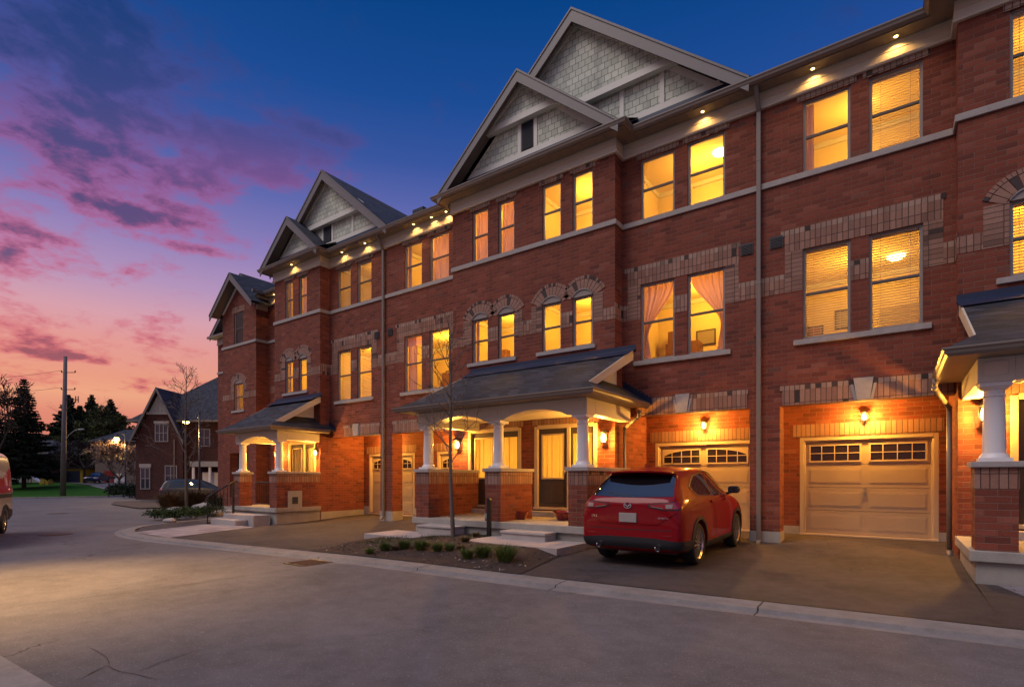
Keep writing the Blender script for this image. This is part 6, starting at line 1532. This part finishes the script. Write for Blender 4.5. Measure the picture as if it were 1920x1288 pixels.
fs(312, 972, (1.15, .8, .50), 1500, .045, 'jun', 1, 'spreading green juniper at the left tip of the far bed'); fs(352, 970, (.95, .8, .50), 1500, .045, 'jun', 2, 'green juniper at the foot of the slim leafless tree in the far bed')
fs(390, 965, (.85, .7, .46), 1300, .045, 'jun', 3, 'green juniper right of the slim leafless tree in the far bed'); fs(408, 953, (.7, .6, .72), 1500, .04, 'box', 4, 'dark rounded shrub left of the stair rail')
fs(427, 958, (.5, .5, .85), 1300, .04, 'box', 5, 'dark rounded shrub directly behind the stair rail post')
for i, (px, py, k, lb) in enumerate(((318, 955, 1.0, 'brown dry grass clump under the rear bumper of the minivan'), (336, 951, 1.1, 'brown dry grass clump just left of the slim leafless trunk'), (366, 950, 1.1, 'brown dry grass clump between the slim trunk and the lamp post'), (392, 946, 1.0, 'brown dry grass clump right of the nearer lamp post'))):
    fs(px, py, (.9 * k, .8 * k, 1.0 * k), 900, .012, 'brown', 20 + i, lb, 'dry grass clumps in the far bed', True, 'dry_grass')
for i, (px, Z, r_, hh, lb) in enumerate(((216, 57, 1.1, 1.2, 'dark low hedge shrub under the small budding tree'), (232, 55, 1.3, 1.3, 'dark low hedge shrub beside the far lamp post'), (249, 50, 1.2, 1.7, 'dark upright shrub at the left corner of the brick house'), (268, 47.5, 1.1, .9, 'dark low shrub under the gabled wall of the brick house'))):
    x, y, z = P3(px, Z); shrub((x, y, z), (r_, r_, hh), 1200, .09, 'box', 40 + i, lb, 'dark shrubs by the far lamp')
# boulders edging the far bed
for i, (px, py, k) in enumerate(((330, 958, .5), (362, 962, .45), (384, 952, .7), (404, 964, .45), (435, 962, .35), (318, 978, .25))):
    rng = random.Random(i + 90); x, y = onZ(px, py, -.17); bm = bmesh.new(); bmesh.ops.create_icosphere(bm, subdivisions=2, radius=1)
    for v in bm.verts: n_ = 1 + rng.uniform(-.13, .13); v.co = Vector((v.co.x * k * n_ * 1.2, v.co.y * k * n_ * .8, v.co.z * k * .42 * n_))
    me = bpy.data.meshes.new('boulder'); bm.to_mesh(me); bm.free(); me.materials.append(M['stone']); o = bpy.data.objects.new('boulder', me); C.objects.link(o); o.location = (x, y, gz(x, y) + .06)
    tag(o, ['pale boulder behind the green juniper at the left tip of the bed', 'pale boulder right at the foot of the slim leafless tree', 'long pale boulder in front of the lamp post', 'pale boulder under the dark rounded shrub', 'small pale boulder by the stair rail foot', 'small flat pale stone at the kerb side of the juniper'][i], 'boulder', 'boulders in the far bed')
# bark chips in the front bed
rng = random.Random(5); ch = MB()
for _ in range(2600):
    x = rng.uniform(-10.2, -4.85); y = rng.uniform(6.75, 10.0)
    if (x > -7.65 and y > 8.7) or (x < -8.6 and y > 8.85 and x > -11): continue
    if x > -5.2 and y > 6.9 + (-4.72 - x) * 4: continue
    s_ = rng.uniform(.008, .028); a = Vector((rng.uniform(-1, 1), rng.uniform(-1, 1), rng.uniform(-.4, .4))).normalized() * s_; b = Vector((-a.y, a.x, rng.uniform(-.3, .3) * s_)) * .45
    p = Vector((x, y, bz(x, y) + .008 + rng.uniform(0, .012))); ch.add([p - a - b, p + a - b, p + a + b, p - a + b], [(0, 1, 2, 3)], 0 if rng.random() > .12 else 1)
M['chip'] = plain('bark_chip', (.085, .05, .034), .9, var=.3, scale=40); M['chip2'] = plain('pale_chip', (.30, .25, .22), .9, var=.2, scale=40)
o = ch.build('bark_chips', ['chip', 'chip2'], fix=False); o['kind'] = 'stuff'; o['label'] = 'bark chips and bits of litter in the front bed'

# ------------------------------------------------------------------ street furniture and small things
def street_lamp(loc, h, rz, label, e, group='street lamps', arm=1.0, off=0):
    t = empty('street_lamp', loc, label, 'street lamp', group); L = Vector(loc); d = Vector((math.cos(rz), math.sin(rz), 0))
    p = MB(); p.lathe(L, [(.13, 0), (.13, .25), (.09, .40), (.07, .8), (.055, h)], 12); p.lathe(L + Vector((0, 0, h)), [(.055, 0), (.07, .05), (.02, .16)], 12); p.build('post', 'black', t, smooth=True)
    a = MB(); top = L + Vector((0, 0, h - .35)); pts = [top, top + d * arm * .35 + Vector((0, 0, .22)), top + d * arm * .75 + Vector((0, 0, .26)), top + d * arm + Vector((0, 0, .10))]; a.path(pts, .028, 6)
    a.tube(top + Vector((0, 0, -.3)), pts[1], .015, n=5); a.build('arm', 'black', t)
    c = top + d * arm + Vector((0, 0, -.20)); hd = MB(); hd.lathe(c, [(.30, 0), (.27, .05), (.16, .16), (.07, .22), (.05, .32), (.03, .34)], 18); ho = hd.build('lamp_head', 'black', t, smooth=True)
    g_ = MB(); g_.lathe(c + Vector((0, 0, -.17)), [(.03, 0), (.13, .03), (.20, .10), (.22, .165)], 16); g_.build('lamp_glass', 'slamp', ho, smooth=True)
    if e > 1500: spot(c + Vector((0, 0, -.25)), c + Vector((.9, .7, -5)), e, t, 92, (1, .58, .20), .12, 1.0)
    else: point(c + Vector((0, 0, -.30)), e, t, (1, .58, .20), .12, 'lamp_light')
    return t
ldir = PH + math.pi
street_lamp(P3(374, 38), 6.3, ldir, 'lit black street lamp beside the slim tree, in front of the brick house', 750, arm=.95)
street_lamp(P3(235, 58), 6.6, ldir, 'lit black street lamp left of the brick house, at the end of the road', 1100, arm=.95)
street_lamp((-11.6, .2, .0), 5.6, R(70), 'street lamp on the near pavement, just left of the view', 3600)
def utility_pole():
    L = Vector(P3(118, 53.5)); t = empty('utility_pole', L, 'tall grey wooden utility pole with insulators and a street light arm on the lawn', 'utility pole')
    p = MB(); top = L + Vector((.25 * cc, .25 * ss, 13.9)); p.tube(L, top, .25, .15, 12); p.build('pole', 'polewood', t, smooth=True)
    d = Vector((cc, ss, 0))
    def u(z): return L.lerp(top, z / 13.9)
    for z, l_ in ((12.3, 1.0), (10.6, 1.0)):
        a = MB(); c = u(z); a.tube(c - d * .35, c + d * l_, .035, n=6)
        for q in (-.35, l_): a.lathe(c + d * q, [(.04, 0), (.07, .05), (.04, .10), (.07, .14), (.03, .2)], 8)
        a.build('insulator_arm', 'darkbark', t)
    a = MB(); c = u(9.6); a.tube(c, c + d * 1.4 + Vector((0, 0, .0)), .04, n=6)
    for q in (.3, .55, 1.1, 1.35): a.tube(c + d * q + Vector((0, 0, -.3)), c + d * q + Vector((0, 0, .35)), .05, n=6)
    a.tube(c + d * 1.2, c + d * .1 - Vector((0, 0, 1.1)), .02, n=5); a.build('fuse_bracket', 'darkbark', t)
    a = MB(); c = u(5.2); pts = [c, c + d * .5 + Vector((0, 0, .9)), c + d * 1.1 + Vector((0, 0, 1.35)), c + d * 1.6 + Vector((0, 0, 1.45))]; a.path(pts, .04, 6); a.prism([(-.1, 0), (.5, 0), (.4, .12), (0, .14)], 'y', -.12, .12) if False else None
    e = c + d * 1.5 + Vector((0, 0, 1.42)); a.tube(e, e + d * .5 + Vector((0, 0, .03)), .09, .06, 8); a.build('street_light_arm', 'grey', t)
    a = MB(); c = u(7.4); a.tube(c - d * .9 + Vector((0, 0, .6)), c, .05, n=6); a.lathe(c + d * .2 + Vector((0, 0, -.6)), [(.18, 0), (.18, .8), (.05, .85)], 10) if False else None; a.build('bracket', 'darkbark', t)
    for z, dz_, lb in ((12.5, 1.0, 'upper thin overhead wire leaving the pole to the left'), (10.8, 1.4, 'lower thin overhead wire leaving the pole to the left')):
        w = MB(); a_ = u(z) - d * .35; b_ = a_ - d * 26 + Vector((-3, 6, dz_)); pts = [a_.lerp(b_, i / 14) - Vector((0, 0, 1.2 * 4 * (i / 14) * (1 - i / 14) * .6)) for i in range(15)]; w.path(pts, .016, 4)
        o = w.build('overhead_wire', 'black'); tag(o, lb, 'wire', 'overhead wires')
M['polewood'] = plain('weathered_pole', (.16, .14, .13), .85, var=.15, scale=3)
utility_pole()
# drain grate and manhole covers set in the road
gx, gy_ = onZ(578, 1053, -.05); zr = gz(gx, gy_) - .052
M['rust'] = plain('rusty_iron', (.10, .05, .03), .8, var=.2, scale=20)
dg_ = MB(); dg_.box(gx - .32, gx + .32, gy_ - .30, gy_ + .30, zr - .02, zr + .004)
for i in range(8): dg_.box(gx - .27 + i * .072, gx - .235 + i * .072, gy_ - .24, gy_ + .24, zr + .0045, zr + .012, 1)
tag(dg_.build('drain_grate', ['black', 'rust']), 'rusty square drain grate in the road beside the kerb', 'drain grate')
for i, (px, py, lb) in enumerate(((104, 1000, 'nearer dark manhole cover in the road at left'), (108, 959, 'farther thin manhole cover in the road near the lawn'))):
    x, y = onZ(px, py, -.2); z = gz(x, y) - .054; mc = MB(); mc.lathe((x, y, z), [(.42, 0), (.42, .008), (.33, .009), (.33, .012), (.02, .012)], 24); tag(mc.build('manhole_cover', 'rust'), lb, 'manhole cover', 'manhole covers')
# porch pots, garden post, outlet box
for px, py, lb in ((973, 973, 'dark red glazed flower pot behind the middle pier of the porch'), (1058, 975, 'dark red glazed flower pot half hidden by the right porch pier')):
    x, y = onZ(px, py, .462); pt = MB(); s_ = 1.45
    pt.lathe((x, y, .461), [(.11 * s_, 0), (.125 * s_, .02), (.155 * s_, .12), (.17 * s_, .185), (.185 * s_, .19), (.185 * s_, .215), (.165 * s_, .215), (.15 * s_, .17), (.02, .165)], 24)
    o = pt.build('flower_pot', ['redpot'], smooth=True); smooth_angle(o, 40); tag(o, lb, 'flower pot', 'red flower pots on the porch')
x, _ = onY(918, 980, 9.86); gp = MB(); gp.box(x - .045, x + .045, 9.80, 9.88, .05, .98); gp.prism([(x - .05, .98), (x + .05, .98), (x + .02, 1.03), (x - .02, 1.03)], 'y', 9.79, 9.89); gp.box(x - .06, x + .06, 9.79, 9.89, .06, .12)
o = gp.build('garden_post', 'black'); bevel(o, .006, 2); tag(o, 'short black metal post in front of the middle porch pier', 'post')
x, z = onY(911, 968, 10.03); ob = MB(); ob.box(x - .045, x + .045, 10.03, 10.095, z - .07, z + .07); ob.box(x - .03, x + .03, 10.018, 10.03, z - .05, z + .02); ob.tube((x, 10.06, z - .07), (x, 10.06, .48), .012, n=6); o = ob.build('outlet_box', 'grey', mp_); bevel(o, .006, 1)
# ------------------------------------------------------------------ houses in the distance
def lframe(px, Z):
    x, y = at(px, Z); z = gz(x, y)
    def T(a, b, c): return (x + a * cc - b * ss, y + a * ss + b * cc, z + c)
    return (x, y, z), T
class LB(MB):
    def __init__(s, T): super().__init__(); s.T = T
    def add(s, vs, fs, mi=0): return super().add([s.T(*v) for v in vs], fs, mi)
M['brown_brick'] = brick('brown_brick', .24, .078, .012, [(0, (.05, .03, .022, 1)), (.5, (.085, .05, .034, 1)), (1, (.11, .062, .042, 1))], (.08, .06, .05))
M['darkred_brick'] = brick('dark_red_brick', .24, .078, .012, [(0, (.04, .014, .012, 1)), (.5, (.065, .021, .017, 1)), (1, (.085, .028, .023, 1))], (.06, .04, .035))
M['beige'] = plain('beige_stucco', (.20, .15, .12), .9); M['gtrim2'] = plain('grey_window_trim', (.26, .25, .25), .6); M['reddoor'] = plain('red_door', (.28, .02, .015), .5); M['yellow'] = plain('yellow_paint', (.40, .28, .02), .6); M['navy'] = plain('navy_door', (.012, .016, .035), .6)
M['dwin'] = carpaint('dark_window', (.02, .025, .035), .05, 1, 0)
def win(T, x0, x1, z0, z1, y, parent, mat='dwin', mull=1, out=.06):
    w = LB(T); t = .07
    w.box(x0 - t, x0, y - out, y - .002, z0 - t, z1 + t); w.box(x1, x1 + t, y - out, y - .002, z0 - t, z1 + t); w.box(x0, x1, y - out, y - .002, z0 - t, z0); w.box(x0, x1, y - out, y - .002, z1, z1 + t)
    for i in range(1, mull + 1): xx = x0 + (x1 - x0) * i / (mull + 1); w.box(xx - .03, xx + .03, y - out, y - .012, z0, z1)
    w.box(x0, x1, y - out + .01, y - .012, (z0 + z1) / 2 - .025, (z0 + z1) / 2 + .025)
    f = w.build('window', 'gtrim2', parent); g_ = LB(T); g_.quad((x0, y - .01, z0), (x1, y - .01, z0), (x1, y - .01, z1), (x0, y - .01, z1)); g_.build('pane', mat, f, fix=False); return f
def hip(T, x0, x1, y0, y1, ze, zr_, inset, parent, name='roof'):
    r = LB(T); ym = (y0 + y1) / 2; a, b = x0 + inset, x1 - inset
    r.add([(x0, y0, ze), (x1, y0, ze), (x1, y1, ze), (x0, y1, ze), (a, ym, zr_), (b, ym, zr_)], [(0, 1, 5, 4), (1, 2, 5), (2, 3, 4, 5), (3, 0, 4)]); r.add([(x0, y0, ze - .02), (x1, y0, ze - .02), (x1, y1, ze - .02), (x0, y1, ze - .02)], [(0, 1, 2, 3)])
    o = r.build(name, 'roof', parent, fix=False); g_ = LB(T); g_.box(x0 - .08, x1 + .08, y0 - .1, y0, ze - .16, ze - .0); g_.box(x0 - .08, x0, y0, y1, ze - .16, ze); g_.build('gutter', 'taupe', o); return o
# brick house with the steep gable
loc, T = lframe(298, 46); bh = empty('brick_house', loc, 'dark red brick house with a steep front gable and hipped slate-grey roof', 'house')
w = LB(T); w.box(-2.1, 9.5, .8, 10, -.6, 6.75); w.box(-2.0, 2.05, 0, .8, -.6, 5.2); w.prism([(-2.0, 5.2), (2.05, 5.2), (0, 9.1)], 'y', 0, .8); w.build('wall', 'darkred_brick', bh)
hr_ = hip(T, -2.8, 10, .2, 10.6, 6.78, 11.6, 5.2, bh)
r = LB(T)
for s_ in (-1, 1): r.add([(s_ * 2.25, -.35, 5.0), (0, -.35, 9.5), (0, 5, 9.5), (s_ * 2.25, 5, 5.0)], [(0, 1, 2, 3)])
r.build('gable_roof', 'roof', bh, fix=False)
r = LB(T)
for s_ in (-1, 1): r.prism([(s_ * 2.3, 4.95), (0, 9.55), (0, 9.2), (s_ * 2.3, 4.6)], 'y', -.42, -.351)
r.build('rake_board', 'rake', bh)
r = LB(T); r.prism([(-.85, 7.35), (.85, 7.35), (0, 8.98)], 'y', -.08, -.002); r.box(-1.0, 1.0, -.14, -.081, 7.22, 7.42)
for i in range(5): r.box(-.6 + i * .3 - .02, -.6 + i * .3 + .02, -.10, -.081, 7.43, 8.7 - abs(i - 2) * .55)
r.build('gable_panel', 'gtrim2', bh)
win(T, -.25, .75, 4.95, 6.35, 0, bh, mull=2); win(T, -1.5, -.8, .9, 2.6, 0, bh); win(T, .6, 1.5, 1.2, 2.8, 0, bh); win(T, 3.0, 3.9, 4.6, 6.0, .8, bh)
q = LB(T); q.box(-.4, .9, -.08, -.003, 6.45, 6.66); q.build('lintel', 'stone', bh); q = LB(T); q.box(-1.65, -.65, -.08, -.003, 2.7, 3.0); q.build('lintel', 'stone', bh)
q = LB(T); q.box(3.0, 6.5, -.6, .79, 2.75, 3.2); pc = q.build('porch_roof', 'gtrim2', bh)
for xx in (3.2, 4.6, 6.3): k = LB(T); k.lathe((xx, -.4, -.1), [(.12, 0), (.11, 2.85)], 10); k.build('porch_column', 'white', pc)
q = LB(T); q.box(3.3, 5.4, .74, .798, .0, 2.3); q.build('front_door', 'white', bh)
for xx in (1.35,): k = LB(T); k.box(xx - .04, xx + .04, -.09, -.02, -.3, 5.1); k.build('downspout', 'taupe', bh)
q = LB(T); q.box(-2.16, -2.08, .72, .80, -.3, 6.7); q.build('downspout', 'taupe', bh)
for xx in (4.0, 6.0): k = LB(T); k.box(xx, xx + .5, 3.3, 3.8, 9.9, 10.5); k.build('roof_vent', 'white', hr_)
def far_house(px, Z, x0, x1, ze, zr_, mat, label, wins=(), inset=2.5, dep=8, lit=()):
    loc, T = lframe(px, Z); h_ = empty('far_house', loc, label, 'house', 'far houses'); w = LB(T); w.box(x0, x1, 0, dep, -1.2, ze); w.build('wall', mat, h_); hip(T, x0 - .5, x1 + .5, -.5, dep + .5, ze, zr_, inset, h_)
    for a, b, c, d in wins: win(T, a, b, c, d, 0, h_)
    for a, b, c, d in lit: win(T, a, b, c, d, 0, h_, 'dimlit')
    return h_, T
h1, T1 = far_house(30, 78, -9, 4.6, 4.3, 6.4, 'brown_brick', 'low brown house behind the spruce at the far left', [(1.4, 2.8, 2.2, 3.3), (-4.5, -3.2, 2.2, 3.4)], 3)
q = LB(T1); q.box(-6, 4.5, -1.2, -.05, .0, .7); q.build('front_planter', 'stone', h1)
h2, T2 = far_house(160, 84, -2.0, 5.6, 4.8, 7.4, 'brown_brick', 'brown brick house behind the small leafless tree right of the pole', [(.6, 1.1, 1.5, 3.0)], 1.5)
h3, T3 = far_house(216, 80, -3.0, 5.5, 6.2, 8.2, 'beige', 'far house with yellow lit windows and a red door', [], 2, 8, [(-1.5, -.7, 3.4, 3.9), (-.1, .35, 3.2, 4.0), (.6, 1.6, 3.4, 3.9)])
q = LB(T3); q.box(-1.6, -.3, -.06, -.003, -.6, 1.7); q.build('front_door', 'reddoor', h3); q = LB(T3); q.box(-.1, 1.6, -.06, -.003, -.6, 1.3)
for i in range(3): q.box(-.02, 1.5, -.09, -.061, -.4 + i * .55, .05 + i * .55)
q.build('garage_door', 'white', h3)
loc, T = lframe(122, 80); sh = empty('garage_shed', loc, 'yellow trimmed shed with a wide navy door behind the utility pole', 'shed'); q = LB(T); q.box(-2.4, 2.6, 0, 4, -.8, 2.0); q.build('wall', 'yellow', sh)
q = LB(T); q.prism([(-2.7, 2.0), (2.9, 2.0), (2.9, 2.15), (-2.7, 2.3)], 'y', -.3, 4.2); q.build('roof', 'black', sh); q = LB(T); q.box(-1.0, 2.2, -.06, -.003, -.8, 1.7)
for i in range(5): q.box(-1.0, 2.2, -.09, -.061, -.75 + i * .49, -.32 + i * .49)
q.build('shed_door', 'navy', sh)
# playground toys on the lawn
loc, T = lframe(68, 71); tg = empty('toy_slide', loc, 'small white slide on the lawn in front of the low brown house', 'slide')
q = LB(T); q.prism([(-.9, 1.15), (-.8, 1.25), (.9, .12), (.9, 0)], 'y', -.25, .25); q.build('chute', 'white', tg); q = LB(T)
for b_ in (-.25, .25): q.tube((-.9, b_, 0), (-.85, b_, 1.25), .04, n=6)
for i in range(4): q.tube((-.9, -.25, .2 + i * .25), (-.9, .25, .2 + i * .25), .025, n=5)
q.build('ladder', 'reddoor', tg)
loc, T = lframe(87, 70); q = LB(T); q.prism([(-.55, 0), (.55, 0), (.5, .5), (.2, .9), (-.2, 1.0), (-.5, .4)], 'y', -.4, .4); q.prism([(-.3, .1), (.1, .1), (.1, .6), (-.2, .6)], 'y', -.45, -.401); o = q.build('toy_playhouse', 'yellow'); tag(o, 'small yellow play toy on the lawn beside the white slide', 'toy')
# thin sign post at the end of the lawn
loc, T = lframe(204, 52); q = LB(T); q.tube((0, 0, -.1), (0, 0, 2.0), .04, n=6); q.box(-.02, .62, -.03, .03, 1.7, 1.95); o = q.build('sign_post', 'black'); tag(o, 'thin dark sign post at the right end of the lawn', 'sign post')
